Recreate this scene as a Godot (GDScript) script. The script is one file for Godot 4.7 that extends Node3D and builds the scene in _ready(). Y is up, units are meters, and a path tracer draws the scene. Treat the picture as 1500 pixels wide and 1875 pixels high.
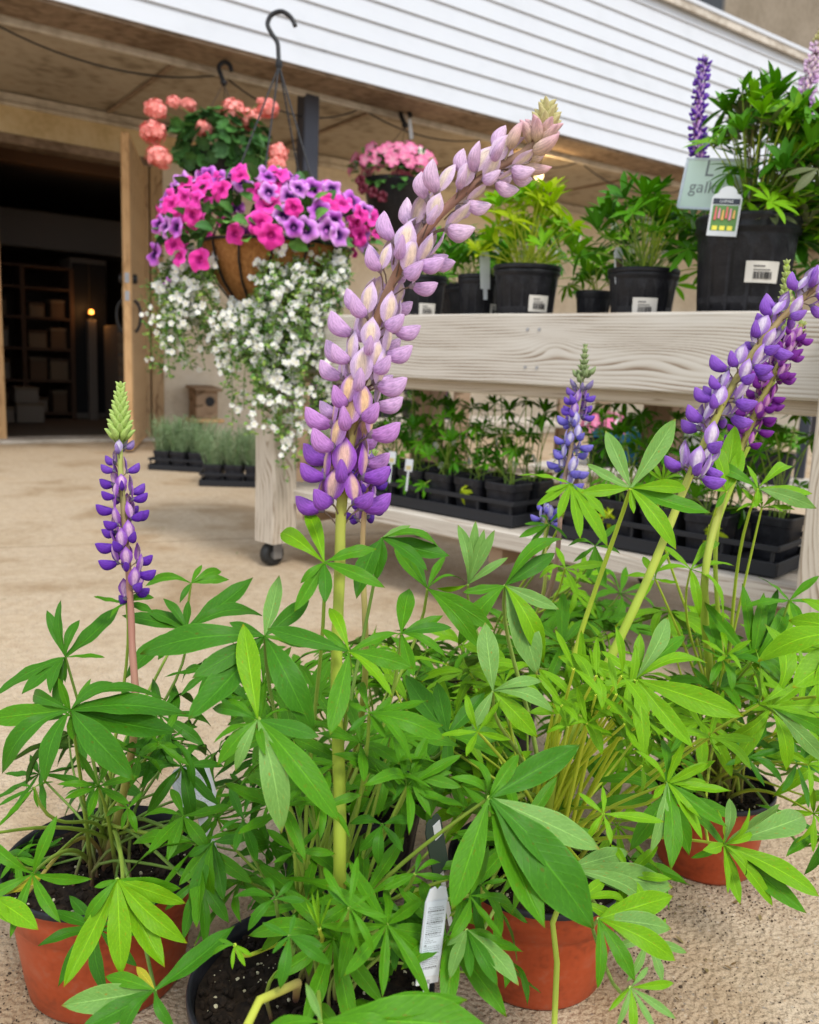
extends Node3D

const EYE := 0.58
var rng := RandomNumberGenerator.new()
var cam_t: Transform3D
var M := {}            # shared materials
var mesh_cache := {}
var used_names := {}
var building_t := Transform3D(Basis(Vector3.UP, deg_to_rad(35.6)), Vector3(-0.097, 0, -5.031))
var bench_t := Transform3D(Basis(Vector3(0.743, 0, 0.669), Vector3.UP, Vector3(-0.669, 0, 0.743)), Vector3(-0.075, 0, -2.152))

func _ready():
	rng.seed = 20240517
	set_view()
	make_materials()
	print("stage: building")
	build_ground()
	build_shop()
	build_shop_inside()
	print("stage: bench")
	build_bench()
	build_bench_plants()
	build_lower_shelf()
	build_back_tables()
	print("stage: baskets")
	build_herbs()
	build_basket()
	build_geranium()
	build_pink_basket()
	build_string_lights()
	print("stage: lupines")
	build_lupines()
	build_tags()
	build_crumbs()
	print("stage: done")

# ---------------------------------------------------------------- camera, sky, sun
func set_view():
	var cam := Camera3D.new()
	cam.name = "camera"
	cam_t = Transform3D(Basis(Vector3.RIGHT, deg_to_rad(-9.8)) * Basis(Vector3.BACK, deg_to_rad(2.4)), Vector3(0, EYE, 0))
	cam.transform = cam_t
	cam.near = 0.05
	cam.far = 200.0
	var at := CameraAttributesPhysical.new()
	at.frustum_focal_length = 29.1
	at.frustum_focus_distance = 0.68
	at.frustum_near = 0.05
	at.frustum_far = 200.0
	at.exposure_aperture = 9.5
	cam.attributes = at
	cam.fov = 62.01
	add_child(cam)
	cam.current = true
	var we := WorldEnvironment.new()
	we.name = "world_environment"
	var e := Environment.new()
	e.background_mode = Environment.BG_SKY
	var sm := ProceduralSkyMaterial.new()
	sm.sky_top_color = Color(0.86, 0.90, 0.95)
	sm.sky_horizon_color = Color(0.94, 0.95, 0.96)
	sm.sky_curve = 0.15
	sm.ground_bottom_color = Color(0.45, 0.42, 0.38)
	sm.ground_horizon_color = Color(0.6, 0.58, 0.55)
	sm.sun_angle_max = 1.0
	var sky := Sky.new()
	sky.sky_material = sm
	e.sky = sky
	e.tonemap_mode = Environment.TONE_MAPPER_LINEAR
	e.tonemap_exposure = 1.68
	e.sdfgi_enabled = true
	e.ssao_enabled = true
	e.ssil_enabled = true
	we.environment = e
	add_child(we)
	var sun := DirectionalLight3D.new()
	sun.name = "sun"
	sun.light_energy = 0.5
	sun.light_angular_distance = 14.0
	sun.light_color = Color(1.0, 0.98, 0.95)
	sun.shadow_enabled = true
	sun.look_at_from_position(Vector3(1.6, 5.0, 3.2), Vector3.ZERO)
	add_child(sun)

# pixel of the 1500 x 1875 photograph and distance along the view axis -> point in the place
func at(px: float, py: float, d: float) -> Vector3:
	return cam_t * (Vector3((px - 750.0) / 1560.0, -(py - 937.5) / 1560.0, -1.0) * d)

func on_height(px: float, py: float, h: float) -> Vector3:
	var r := at(px, py, 1.0) - cam_t.origin
	return cam_t.origin + r * ((h - EYE) / r.y)

func pixel_of(p: Vector3) -> Vector2:
	var q := cam_t.affine_inverse() * p
	return Vector2(750.0 + 1560.0 * q.x / -q.z, 937.5 - 1560.0 * q.y / -q.z)

# ---------------------------------------------------------------- tree helpers
func numbered(n: String) -> String:
	if not used_names.has(n):
		used_names[n] = 0
		return n
	used_names[n] += 1
	return "%s_%03d" % [n, used_names[n]]

func tag(o: Node, label: String, category: String, group := "", kind := ""):
	o.set_meta("label", label)
	o.set_meta("category", category)
	if group: o.set_meta("group", group)
	if kind: o.set_meta("kind", kind)

func thing(called: String, label: String, category: String, t: Transform3D, group := "") -> Node3D:
	var o := Node3D.new()
	o.name = numbered(called)
	add_child(o)
	o.transform = t
	tag(o, label, category, group)
	return o

func part(called: String, mesh: Mesh, m: Material, parent: Node, t := Transform3D()) -> MeshInstance3D:
	var o := MeshInstance3D.new()
	o.name = called
	o.mesh = mesh
	if m: o.material_override = m
	o.transform = t
	parent.add_child(o, true)
	return o

func one(called: String, mesh: Mesh, m: Material, label: String, category: String, t := Transform3D(), group := "") -> MeshInstance3D:
	var o := MeshInstance3D.new()
	o.name = numbered(called)
	o.mesh = mesh
	o.material_override = m
	o.transform = t
	add_child(o)
	tag(o, label, category, group)
	return o

func pos(x: float, y: float, z: float) -> Transform3D:
	return Transform3D(Basis(), Vector3(x, y, z))

func posr(x: float, y: float, z: float, ry: float, rx := 0.0, rz := 0.0) -> Transform3D:
	return Transform3D(Basis.from_euler(Vector3(rx, ry, rz)), Vector3(x, y, z))

func rf(a: float, b: float) -> float:
	return rng.randf_range(a, b)

# basis whose x is along dir and whose y is as near as possible to up
func aim(dir: Vector3, up: Vector3) -> Basis:
	var x := dir.normalized()
	var z := x.cross(up)
	if z.length() < 0.001: z = x.cross(Vector3(0.3, 0.5, 0.8))
	z = z.normalized()
	return Basis(x, z.cross(x).normalized(), z)

# ---------------------------------------------------------------- mesh helpers
func st_new() -> SurfaceTool:
	var st := SurfaceTool.new()
	st.begin(Mesh.PRIMITIVE_TRIANGLES)
	return st

func tri(st: SurfaceTool, a: Vector3, b: Vector3, c: Vector3):
	st.add_vertex(a); st.add_vertex(b); st.add_vertex(c)

# chamfered box, centred
func bbox(sx: float, sy: float, sz: float, bev := 0.004) -> ArrayMesh:
	var key := "bbox%.4f_%.4f_%.4f_%.4f" % [sx, sy, sz, bev]
	if mesh_cache.has(key): return mesh_cache[key]
	var st := st_new()
	add_box(st, Vector3.ZERO, Vector3(sx, sy, sz), bev)
	st.generate_normals()
	mesh_cache[key] = st.commit()
	return mesh_cache[key]

func add_box(st: SurfaceTool, c: Vector3, size: Vector3, bev := 0.003, bas := Basis()):
	st.set_smooth_group(-1)
	var h := size / 2.0
	var b := minf(bev, minf(h.x, minf(h.y, h.z)) * 0.8)
	for ax in 3:
		for s in [-1.0, 1.0]:
			var u := (ax + 1) % 3
			var v := (ax + 2) % 3
			var q := []
			for k in [[-1, -1], [1, -1], [1, 1], [-1, 1]]:
				var p := Vector3()
				p[ax] = s * h[ax]
				p[u] = k[0] * (h[u] - b)
				p[v] = k[1] * (h[v] - b)
				q.append(p)
			box_quad(st, q, c, bas)
	for ax in 3:
		var u := (ax + 1) % 3
		var v := (ax + 2) % 3
		for su in [-1.0, 1.0]:
			for sv in [-1.0, 1.0]:
				var q := []
				for k in [[-1, 0], [1, 0], [1, 1], [-1, 1]]:
					var p := Vector3()
					p[ax] = k[0] * (h[ax] - b)
					p[u] = su * (h[u] - (b if k[1] == 0 else 0.0))
					p[v] = sv * (h[v] - (0.0 if k[1] == 0 else b))
					q.append(p)
				box_quad(st, q, c, bas)
	for sx in [-1.0, 1.0]:
		for sy in [-1.0, 1.0]:
			for sz in [-1.0, 1.0]:
				var s := Vector3(sx, sy, sz)
				var i := h - Vector3.ONE * b
				var p0 := s * Vector3(h.x, i.y, i.z)
				var p1 := s * Vector3(i.x, h.y, i.z)
				var p2 := s * Vector3(i.x, i.y, h.z)
				if (p1 - p0).cross(p2 - p0).dot(s) > 0:
					var tmp := p1; p1 = p2; p2 = tmp
				for p in [p0, p1, p2]:
					st.set_uv(Vector2(p.x, p.y))
					st.add_vertex(c + bas * p)

func box_quad(st: SurfaceTool, q: Array, c: Vector3, bas: Basis):
	var n: Vector3 = (q[1] - q[0]).cross(q[2] - q[0])
	var mid: Vector3 = (q[0] + q[2]) / 2.0
	if n.dot(mid) > 0: q.reverse()
	for k in [0, 1, 2, 0, 2, 3]:
		var p: Vector3 = q[k]
		st.set_uv(Vector2(p.x + p.z, p.y))
		st.add_vertex(c + bas * p)

# sheet of points rows[i][j]; col(i,j) optional
func add_grid(st: SurfaceTool, rows: Array, cols: Array = [], flip := false, smooth := 0, off := Vector2.ZERO):
	st.set_smooth_group(smooth)
	var ni := rows.size()
	var nj: int = rows[0].size()
	for i in ni - 1:
		for j in nj - 1:
			var ids := [[i, j], [i + 1, j], [i + 1, j + 1], [i, j], [i + 1, j + 1], [i, j + 1]]
			if flip: ids.reverse()
			for k in ids:
				if cols.size(): st.set_color(cols[k[0]][k[1]])
				st.set_uv(Vector2(float(k[0]) / (ni - 1), float(k[1]) / (nj - 1)) + off)
				st.add_vertex(rows[k[0]][k[1]])

func add_tube(st: SurfaceTool, pts: Array, rad: Array, sides := 6, cols: Array = []):
	var rows := []
	var cc := []
	var side := Vector3(0.31, 0.77, 0.55)
	for i in pts.size():
		var d: Vector3 = (pts[mini(i + 1, pts.size() - 1)] - pts[maxi(i - 1, 0)]).normalized()
		var a := (side - d * side.dot(d))
		if a.length() < 0.05: a = d.cross(Vector3(0.9, 0.1, 0.4))
		a = a.normalized()
		side = a
		var b := d.cross(a)
		var row := []
		var crow := []
		for j in sides + 1:
			var t := TAU * j / sides
			row.append(pts[i] + (a * cos(t) + b * sin(t)) * rad[i])
			if cols.size(): crow.append(cols[i])
		rows.append(row)
		if cols.size(): cc.append(crow)
	add_grid(st, rows, cc, false, 0)
	# caps
	for e in [0, pts.size() - 1]:
		st.set_smooth_group(-1)
		for j in sides:
			if cols.size(): st.set_color(cols[e])
			st.set_uv(Vector2(0.5, 0.5))
			if e == 0: tri(st, pts[e], rows[e][j], rows[e][j + 1])
			else: tri(st, pts[e], rows[e][j + 1], rows[e][j])

func tube(pts: Array, rad: Array, sides := 6, cols: Array = []) -> ArrayMesh:
	var st := st_new()
	add_tube(st, pts, rad, sides, cols)
	st.generate_normals()
	return st.commit()

func rep(v: float, n: int) -> Array:
	var a := []
	for i in n: a.append(v)
	return a

func bezier(a: Vector3, b: Vector3, c: Vector3, d: Vector3, n: int) -> Array:
	var out := []
	for i in n + 1:
		out.append(a.bezier_interpolate(b, c, d, float(i) / n))
	return out

# profile: array of Vector2(radius, y); flute: depth of vertical ribs below flute_top
func lathe(profile: Array, segs := 40, flute := 0.0, flute_n := 14, y0 := 0.0, y1 := 0.0, cols: Array = []) -> ArrayMesh:
	var st := st_new()
	var rows := []
	var cc := []
	for i in profile.size():
		var p: Vector2 = profile[i]
		var row := []
		var crow := []
		for j in segs + 1:
			var t := TAU * j / segs
			var r := p.x
			if flute > 0.0 and p.y > y0 and p.y < y1:
				var w: float = absf(sin(t * flute_n / 2.0))
				var arch := y1 - 0.022 * pow(absf(cos(t * flute_n / 2.0)), 1.5)
				if p.y < arch: r -= flute * smoothstep(0.16, 0.42, w)
			row.append(Vector3(cos(t) * r, p.y, sin(t) * r))
			if cols.size(): crow.append(cols[i])
		rows.append(row)
		if cols.size(): cc.append(crow)
	add_grid(st, rows, cc, true, 0)
	st.generate_normals()
	return st.commit()

# ---------------------------------------------------------------- materials
func lin(r: float, g: float, b: float) -> Color:
	return Color(r, g, b).linear_to_srgb()

func mat(r: float, g: float, b: float, rough := 0.8, extra := {}) -> StandardMaterial3D:
	var m := StandardMaterial3D.new()
	m.albedo_color = lin(r, g, b)
	m.roughness = rough
	m.metallic_specular = 0.4
	for k in extra: m.set(k, extra[k])
	return m

func noise(kind: int, freq: float, sd: int, oct := 4) -> FastNoiseLite:
	var n := FastNoiseLite.new()
	n.noise_type = kind
	n.frequency = freq
	n.seed = sd
	n.fractal_octaves = oct
	return n

func tex_of(img: Image) -> ImageTexture:
	img.generate_mipmaps()
	return ImageTexture.create_from_image(img)

# seamless picture from two noises through a list of colours (linear values)
func blend_tex(size: int, f1: float, f2: float, stops: Array, sd: int, w2 := 0.4) -> ImageTexture:
	var a := noise(FastNoiseLite.TYPE_SIMPLEX_SMOOTH, f1, sd).get_seamless_image(size, size)
	var b := noise(FastNoiseLite.TYPE_SIMPLEX_SMOOTH, f2, sd + 7, 2).get_seamless_image(size, size)
	var img := Image.create(size, size, false, Image.FORMAT_RGB8)
	var n := stops.size() - 1
	for y in size:
		for x in size:
			var v := clampf((a.get_pixel(x, y).r * (1.0 - w2) + b.get_pixel(x, y).r * w2 - 0.5) * 1.7 + 0.5, 0.0, 0.999) * n
			var i := int(v)
			var c: Color = stops[i].lerp(stops[i + 1], v - i)
			img.set_pixel(x, y, c.linear_to_srgb())
	return tex_of(img)

func height_tex(size: int, f: float, sd: int, oct := 4, kind := FastNoiseLite.TYPE_SIMPLEX_SMOOTH) -> ImageTexture:
	return tex_of(noise(kind, f, sd, oct).get_seamless_image(size, size))

func normal_tex(size: int, f: float, sd: int, strength: float, oct := 4) -> ImageTexture:
	var img := noise(FastNoiseLite.TYPE_SIMPLEX_SMOOTH, f, sd, oct).get_seamless_image(size, size)
	img.convert(Image.FORMAT_RGBA8)
	img.bump_map_to_normal_map(strength)
	return tex_of(img)

# weathered board: growth rings cut lengthwise, with a few knots (uv: x along, y across)
func wood_tex(w: int, h: int, sd: int, rings: float, knots: Array, pale: Color, mid: Color, dark: Color, upright := false) -> ImageTexture:
	var n1 := noise(FastNoiseLite.TYPE_SIMPLEX_SMOOTH, 1.0, sd, 3)
	var n2 := noise(FastNoiseLite.TYPE_SIMPLEX_SMOOTH, 1.0, sd + 3, 3)
	var img := Image.create(w, h, false, Image.FORMAT_RGB8)
	for y in h:
		for x in w:
			var u := float(x) / w
			var v := float(y) / h
			var f := v * rings + 0.9 * n1.get_noise_2d(u * 2.2, v * 0.5) * rings * 0.10 + 0.14 * n1.get_noise_2d(u * 9.0, v * 3.0)
			for k in knots:
				var du: float = (u - k[0]) / k[2]
				var dv: float = (v - k[1]) / k[3]
				f += k[4] * exp(-(du * du + dv * dv))
			var s := fposmod(f, 1.0)
			var band := pow(s, 2.2) * (1.0 - smoothstep(0.86, 1.0, s))
			var fib := n2.get_noise_2d(u * 14.0, v * 160.0)
			var t := clampf(band * 1.55 * (0.62 + 0.75 * n2.get_noise_2d(u * 5.0, v * 4.0)) + fib * 0.16, 0.0, 1.0)
			var c := pale.lerp(mid, clampf(t * 1.6, 0.0, 1.0)).lerp(dark, clampf(t * 1.7 - 0.75, 0.0, 1.0))
			img.set_pixel(x, y, c.linear_to_srgb())
	if upright: img.rotate_90(CLOCKWISE)
	return tex_of(img)

func leaf_texture(sd := 5) -> ImageTexture:
	var n := noise(FastNoiseLite.TYPE_SIMPLEX_SMOOTH, 1.0, sd, 3)
	var pitch := 11.0 + sd % 5
	var w := 256
	var h := 96
	var img := Image.create(w, h, false, Image.FORMAT_RGB8)
	for y in h:
		for x in w:
			var u := float(x) / w
			var v := (float(y) / (h - 1)) * 2.0 - 1.0
			var rib := exp(-pow(v / (0.05 * (1.25 - u)), 2.0))
			var s := fposmod(u * pitch - absf(v) * 2.6 + 0.35 * n.get_noise_2d(u * 6, v * 3), 1.0)
			var side := exp(-pow((s - 0.5) / 0.07, 2.0)) * 0.22 * (1.0 - rib)
			var mott := n.get_noise_2d(u * 10.0, v * 5.0) * 0.09 + n.get_noise_2d(u * 46.0, v * 22.0) * 0.04
			var spot := smoothstep(0.52, 0.6, n.get_noise_2d(u * 30.0 + 50.0, v * 14.0)) * 0.4
			var edge := smoothstep(0.93, 1.0, absf(v)) * 0.35
			var t := clampf(rib * 0.85 + side + mott + spot * 0.4 + edge, 0.0, 1.0)
			var c := Color(0.44 + mott * 0.5, 0.50 + mott * 0.5, 0.42 + mott * 0.4).lerp(Color(0.95, 0.95, 0.95), t)
			# dry brown tip and a few bitten or scorched flecks
			var dry := smoothstep(0.955, 0.985, u + 0.05 * n.get_noise_2d(v * 3.0, 4.0)) + smoothstep(0.5, 0.56, n.get_noise_2d(u * 9.0 - 30.0, v * 4.0 + sd)) * 0.8
			c = c.lerp(Color(0.85, 0.36, 0.2), clampf(dry, 0.0, 0.85))
			img.set_pixel(x, y, c.linear_to_srgb())
	return tex_of(img)

func petal_texture() -> ImageTexture:
	var n := noise(FastNoiseLite.TYPE_SIMPLEX_SMOOTH, 1.0, 15, 3)
	var img := Image.create(96, 128, false, Image.FORMAT_RGB8)
	for y in 128:
		for x in 96:
			var u := x / 96.0
			var v := y / 128.0
			var k := 0.82 + 0.36 * n.get_noise_2d(u * 3.0, v * 30.0) + 0.08 * n.get_noise_2d(u * 12.0, v * 9.0)
			img.set_pixel(x, y, Color(minf(k, 1.0), clampf(k - 0.03, 0, 1), minf(k + 0.04, 1.0)).linear_to_srgb())
	return tex_of(img)

func leaf_mats(called: String, top: Color, under: Color, glow: float, rough := 0.46):
	for side in ["top", "under"]:
		var m := StandardMaterial3D.new()
		var c := top if side == "top" else under
		m.albedo_color = c.linear_to_srgb()
		m.albedo_texture = M.leaf_texs[M.size() % 3]
		m.roughness = rough if side == "top" else 0.62
		m.metallic_specular = 0.27 if side == "top" else 0.15
		m.cull_mode = BaseMaterial3D.CULL_DISABLED
		m.backlight_enabled = true
		m.backlight = Color(glow * 0.85, glow, glow * 0.3)
		m.normal_enabled = true
		m.normal_texture = M.leaf_normal
		m.normal_scale = 0.7
		M[called + "_" + side] = m

func vcol(rough := 0.55, glow := 0.5, tex = null) -> StandardMaterial3D:
	var m := StandardMaterial3D.new()
	m.vertex_color_use_as_albedo = true
	m.roughness = rough
	m.metallic_specular = 0.3
	m.cull_mode = BaseMaterial3D.CULL_DISABLED
	if glow > 0.0:
		m.backlight_enabled = true
		m.backlight = Color(glow, glow, glow)
	if tex: m.albedo_texture = tex
	return m

func make_materials():
	M.leaf_texs = [leaf_texture(5), leaf_texture(17), leaf_texture(28)]
	M.leaf_tex = M.leaf_texs[0]
	var bump := Image.create(256, 96, false, Image.FORMAT_RGBA8)
	for y in 96:
		for x in 256:
			var u := x / 256.0
			var v := (y / 95.0) * 2.0 - 1.0
			var s := fposmod(u * 13.0 - absf(v) * 2.6, 1.0)
			var hgt := 0.6 - 0.5 * exp(-pow(v / 0.06, 2.0)) - 0.12 * exp(-pow((s - 0.5) / 0.1, 2.0))
			bump.set_pixel(x, y, Color(hgt, hgt, hgt))
	bump.bump_map_to_normal_map(3.0)
	M.leaf_normal = tex_of(bump)
	M.petal_tex = petal_texture()
	# lupine leaf tones (real leaf colours; the texture halves them, the veins keep them)
	leaf_mats("dark", Color(0.088, 0.310, 0.013), Color(0.23, 0.44, 0.09), 0.50)
	leaf_mats("mid", Color(0.145, 0.430, 0.010), Color(0.32, 0.55, 0.10), 0.60)
	leaf_mats("bright", Color(0.34, 0.70, 0.013), Color(0.46, 0.72, 0.12), 0.7)
	leaf_mats("pale", Color(0.33, 0.60, 0.14), Color(0.46, 0.70, 0.26), 0.6)
	leaf_mats("yellow", Color(0.78, 0.66, 0.05), Color(0.8, 0.7, 0.2), 0.6)
	leaf_mats("lime", Color(0.80, 0.92, 0.02), Color(0.8, 0.9, 0.12), 0.9)
	leaf_mats("bronze", Color(0.24, 0.26, 0.13), Color(0.3, 0.27, 0.18), 0.4)
	M.stalk = vcol(0.5, 0.0)
	M.petal = vcol(0.55, 0.55, M.petal_tex)
	M.flower = vcol(0.6, 0.45)
	M.foliage = vcol(0.5, 0.5)
	# ground
	M.ground_tex = ground_texture()
	M.ground = StandardMaterial3D.new()
	M.ground.albedo_texture = M.ground_tex
	M.ground.uv1_triplanar = true
	M.ground.uv1_world_triplanar = true
	M.ground.uv1_scale = Vector3.ONE * 2.5
	M.ground.roughness = 0.9
	M.ground.metallic_specular = 0.25
	M.ground.normal_enabled = true
	M.ground.normal_texture = normal_tex(512, 0.09, 31, 5.0, 3)
	M.ground.normal_scale = 0.8
	M.ground.detail_enabled = true
	M.ground.detail_blend_mode = BaseMaterial3D.BLEND_MODE_MUL
	M.ground.detail_uv_layer = BaseMaterial3D.DETAIL_UV_2
	M.ground.detail_albedo = blend_tex(512, 0.006, 0.03, [Color(0.74, 0.66, 0.56), Color(0.92, 0.88, 0.82), Color(1, 0.98, 0.95), Color(0.98, 0.94, 0.88), Color(0.84, 0.75, 0.64)], 91, 0.3)
	M.ground.uv2_triplanar = true
	M.ground.uv2_world_triplanar = true
	M.ground.uv2_scale = Vector3.ONE * 0.37
	# buildings
	M.vinyl = StandardMaterial3D.new()
	M.vinyl.albedo_texture = blend_tex(256, 0.01, 0.05, [Color(0.545, 0.57, 0.61), Color(0.58, 0.605, 0.65), Color(0.59, 0.615, 0.66), Color(0.585, 0.61, 0.655)], 3)
	M.vinyl.uv1_triplanar = true
	M.vinyl.uv1_world_triplanar = true
	M.vinyl.uv1_scale = Vector3(0.6, 0.6, 0.6)
	M.vinyl.roughness = 0.5
	M.stucco = tri_mat(blend_tex(256, 0.012, 0.09, [Color(0.50, 0.38, 0.20), Color(0.60, 0.47, 0.27), Color(0.64, 0.52, 0.32)], 13), 0.9, 0.8)
	M.stucco_pale = tri_mat(blend_tex(256, 0.012, 0.09, [Color(0.58, 0.50, 0.38), Color(0.66, 0.58, 0.45), Color(0.70, 0.62, 0.5)], 14), 0.9, 0.8)
	M.ceiling = tri_mat(blend_tex(256, 0.01, 0.05, [Color(0.22, 0.175, 0.125), Color(0.35, 0.295, 0.225), Color(0.40, 0.34, 0.265), Color(0.33, 0.27, 0.20)], 23), 0.85, 0.7)
	M.brown_board = tri_mat(blend_tex(256, 0.012, 0.07, [Color(0.14, 0.095, 0.06), Color(0.25, 0.18, 0.125), Color(0.33, 0.25, 0.175)], 33), 0.85, 0.8)
	M.trim_white = tri_mat(blend_tex(256, 0.012, 0.06, [Color(0.38, 0.33, 0.27), Color(0.56, 0.51, 0.44), Color(0.66, 0.61, 0.54)], 43), 0.8, 0.9)
	M.pine = tri_mat(wood_tex(256, 256, 51, 14.0, [], Color(0.66, 0.41, 0.20), Color(0.56, 0.33, 0.15), Color(0.38, 0.21, 0.09), true), 0.6, 1.2)
	M.old_pine = tri_mat(wood_tex(256, 256, 52, 9.0, [[0.3, 0.4, 0.06, 0.08, 3.0]], Color(0.45, 0.31, 0.17), Color(0.36, 0.24, 0.13), Color(0.2, 0.12, 0.06), true), 0.7, 1.2)
	M.steel = mat(0.055, 0.058, 0.075, 0.45, {"metallic": 0.2})
	M.black = mat(0.012, 0.012, 0.014, 0.5)
	M.hook = mat(0.015, 0.015, 0.017, 0.45)
	M.upper_wall = tri_mat(blend_tex(256, 0.012, 0.09, [Color(0.22, 0.18, 0.13), Color(0.30, 0.25, 0.19)], 19), 0.9, 0.6)
	# weathered bench lumber
	var pale := Color(0.61, 0.57, 0.51)
	var mid := Color(0.41, 0.345, 0.275)
	var dark := Color(0.19, 0.13, 0.085)
	M.rail = board_mat(wood_tex(1536, 192, 61, 21.0, [[0.445, 0.42, 0.03, 0.16, 3.0], [0.56, 0.52, 0.08, 0.20, 3.2], [0.68, 0.55, 0.05, 0.16, -2.0], [0.86, 0.6, 0.10, 0.24, 3.0], [0.12, 0.5, 0.1, 0.3, 2.4]], pale, mid, dark))
	M.lumber = board_mat(wood_tex(768, 128, 62, 8.0, [[0.3, 0.5, 0.1, 0.35, 3.0], [0.8, 0.4, 0.12, 0.3, -3.0]], Color(0.57, 0.52, 0.45), Color(0.45, 0.39, 0.32), Color(0.26, 0.19, 0.14)))
	M.lumber2 = board_mat(wood_tex(512, 128, 63, 6.0, [[0.5, 0.5, 0.16, 0.4, 4.0]], Color(0.58, 0.51, 0.42), Color(0.45, 0.38, 0.3), Color(0.27, 0.20, 0.14)))
	M.shop_shelf = mat(0.10, 0.06, 0.04, 0.8)  # wood coloured darker to carry the gloom of the room
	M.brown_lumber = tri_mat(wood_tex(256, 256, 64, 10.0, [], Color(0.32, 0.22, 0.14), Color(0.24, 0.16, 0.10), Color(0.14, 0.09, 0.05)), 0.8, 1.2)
	# pots
	M.orange_pot = tri_mat(blend_tex(256, 0.02, 0.12, [Color(0.22, 0.040, 0.014), Color(0.36, 0.060, 0.018), Color(0.40, 0.068, 0.021), Color(0.38, 0.10, 0.05)], 73), 0.42, 4.0)
	M.black_pot = tri_mat(blend_tex(256, 0.03, 0.15, [Color(0.010, 0.010, 0.013), Color(0.016, 0.016, 0.020), Color(0.03, 0.03, 0.035)], 74), 0.42, 4.0)
	M.tray = mat(0.014, 0.015, 0.019, 0.5)
	M.soil = tri_mat(blend_tex(256, 0.05, 0.2, [Color(0.006, 0.004, 0.003), Color(0.018, 0.012, 0.008), Color(0.045, 0.028, 0.016)], 75), 0.95, 5.0)
	M.perlite = mat(0.55, 0.50, 0.33, 0.9)
	M.coir = tri_mat(blend_tex(256, 0.05, 0.18, [Color(0.17, 0.065, 0.02), Color(0.36, 0.16, 0.05), Color(0.48, 0.24, 0.085)], 76), 0.95, 4.0)
	M.coir.normal_enabled = true
	M.coir.normal_texture = normal_tex(256, 0.12, 77, 6.0, 3)
	M.sticker = mat(0.66, 0.62, 0.56, 0.6)
	M.ink = mat(0.05, 0.045, 0.045, 0.7)
	M.tag_white = mat(0.56, 0.58, 0.60, 0.45)
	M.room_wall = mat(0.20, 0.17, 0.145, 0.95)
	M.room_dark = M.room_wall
	M.rubber = mat(0.02, 0.02, 0.02, 0.6)
	M.grey_metal = mat(0.35, 0.35, 0.36, 0.35, {"metallic": 0.8})

func tri_mat(tex: Texture2D, rough: float, scale: float) -> StandardMaterial3D:
	var m := StandardMaterial3D.new()
	m.albedo_texture = tex
	m.uv1_triplanar = true
	m.uv1_scale = Vector3.ONE * scale
	m.roughness = rough
	m.metallic_specular = 0.35
	return m

func board_mat(tex: Texture2D) -> StandardMaterial3D:
	var m := StandardMaterial3D.new()
	m.albedo_texture = tex
	m.roughness = 0.85
	m.metallic_specular = 0.25
	return m

# exposed-aggregate concrete: tan paste, sand, pebbles of many colours
func ground_texture() -> ImageTexture:
	var size := 1024
	var paste := noise(FastNoiseLite.TYPE_SIMPLEX_SMOOTH, 0.012, 81, 5).get_seamless_image(size, size)
	var fine := noise(FastNoiseLite.TYPE_SIMPLEX_SMOOTH, 0.22, 82, 2).get_seamless_image(size, size)
	var cell := noise(FastNoiseLite.TYPE_CELLULAR, 0.055, 83, 1)
	cell.cellular_return_type = FastNoiseLite.RETURN_DISTANCE
	cell.cellular_jitter = 1.0
	var cimg := cell.get_seamless_image(size, size)
	var val := noise(FastNoiseLite.TYPE_CELLULAR, 0.055, 83, 1)
	val.cellular_return_type = FastNoiseLite.RETURN_CELL_VALUE
	val.cellular_jitter = 1.0
	var vimg := val.get_seamless_image(size, size)
	var img := Image.create(size, size, false, Image.FORMAT_RGB8)
	var stones := [Color(0.16, 0.14, 0.13), Color(0.52, 0.44, 0.34), Color(0.24, 0.16, 0.10), Color(0.60, 0.55, 0.48), Color(0.22, 0.23, 0.25), Color(0.42, 0.30, 0.19), Color(0.34, 0.22, 0.13), Color(0.10, 0.085, 0.08)]
	for y in size:
		for x in size:
			var p := paste.get_pixel(x, y).r
			var f := fine.get_pixel(x, y).r
			var c := Color(0.43, 0.335, 0.235).lerp(Color(0.56, 0.46, 0.34), clampf((p - 0.5) * 0.9 + 0.5, 0.0, 1.0))
			c = c * (0.72 + 0.56 * f)
			var v := vimg.get_pixel(x, y).r
			var inside := 1.0 - smoothstep(0.10, 0.22, cimg.get_pixel(x, y).r + 0.12 * (f - 0.5))
			if v > 0.42:
				c = c.lerp(stones[int(v * 97.0) % 8] * (0.8 + 0.4 * f), inside * 0.55)
			img.set_pixel(x, y, Color(clampf(c.r, 0, 1), clampf(c.g, 0, 1), clampf(c.b, 0, 1)).linear_to_srgb())
	return tex_of(img)

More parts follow.
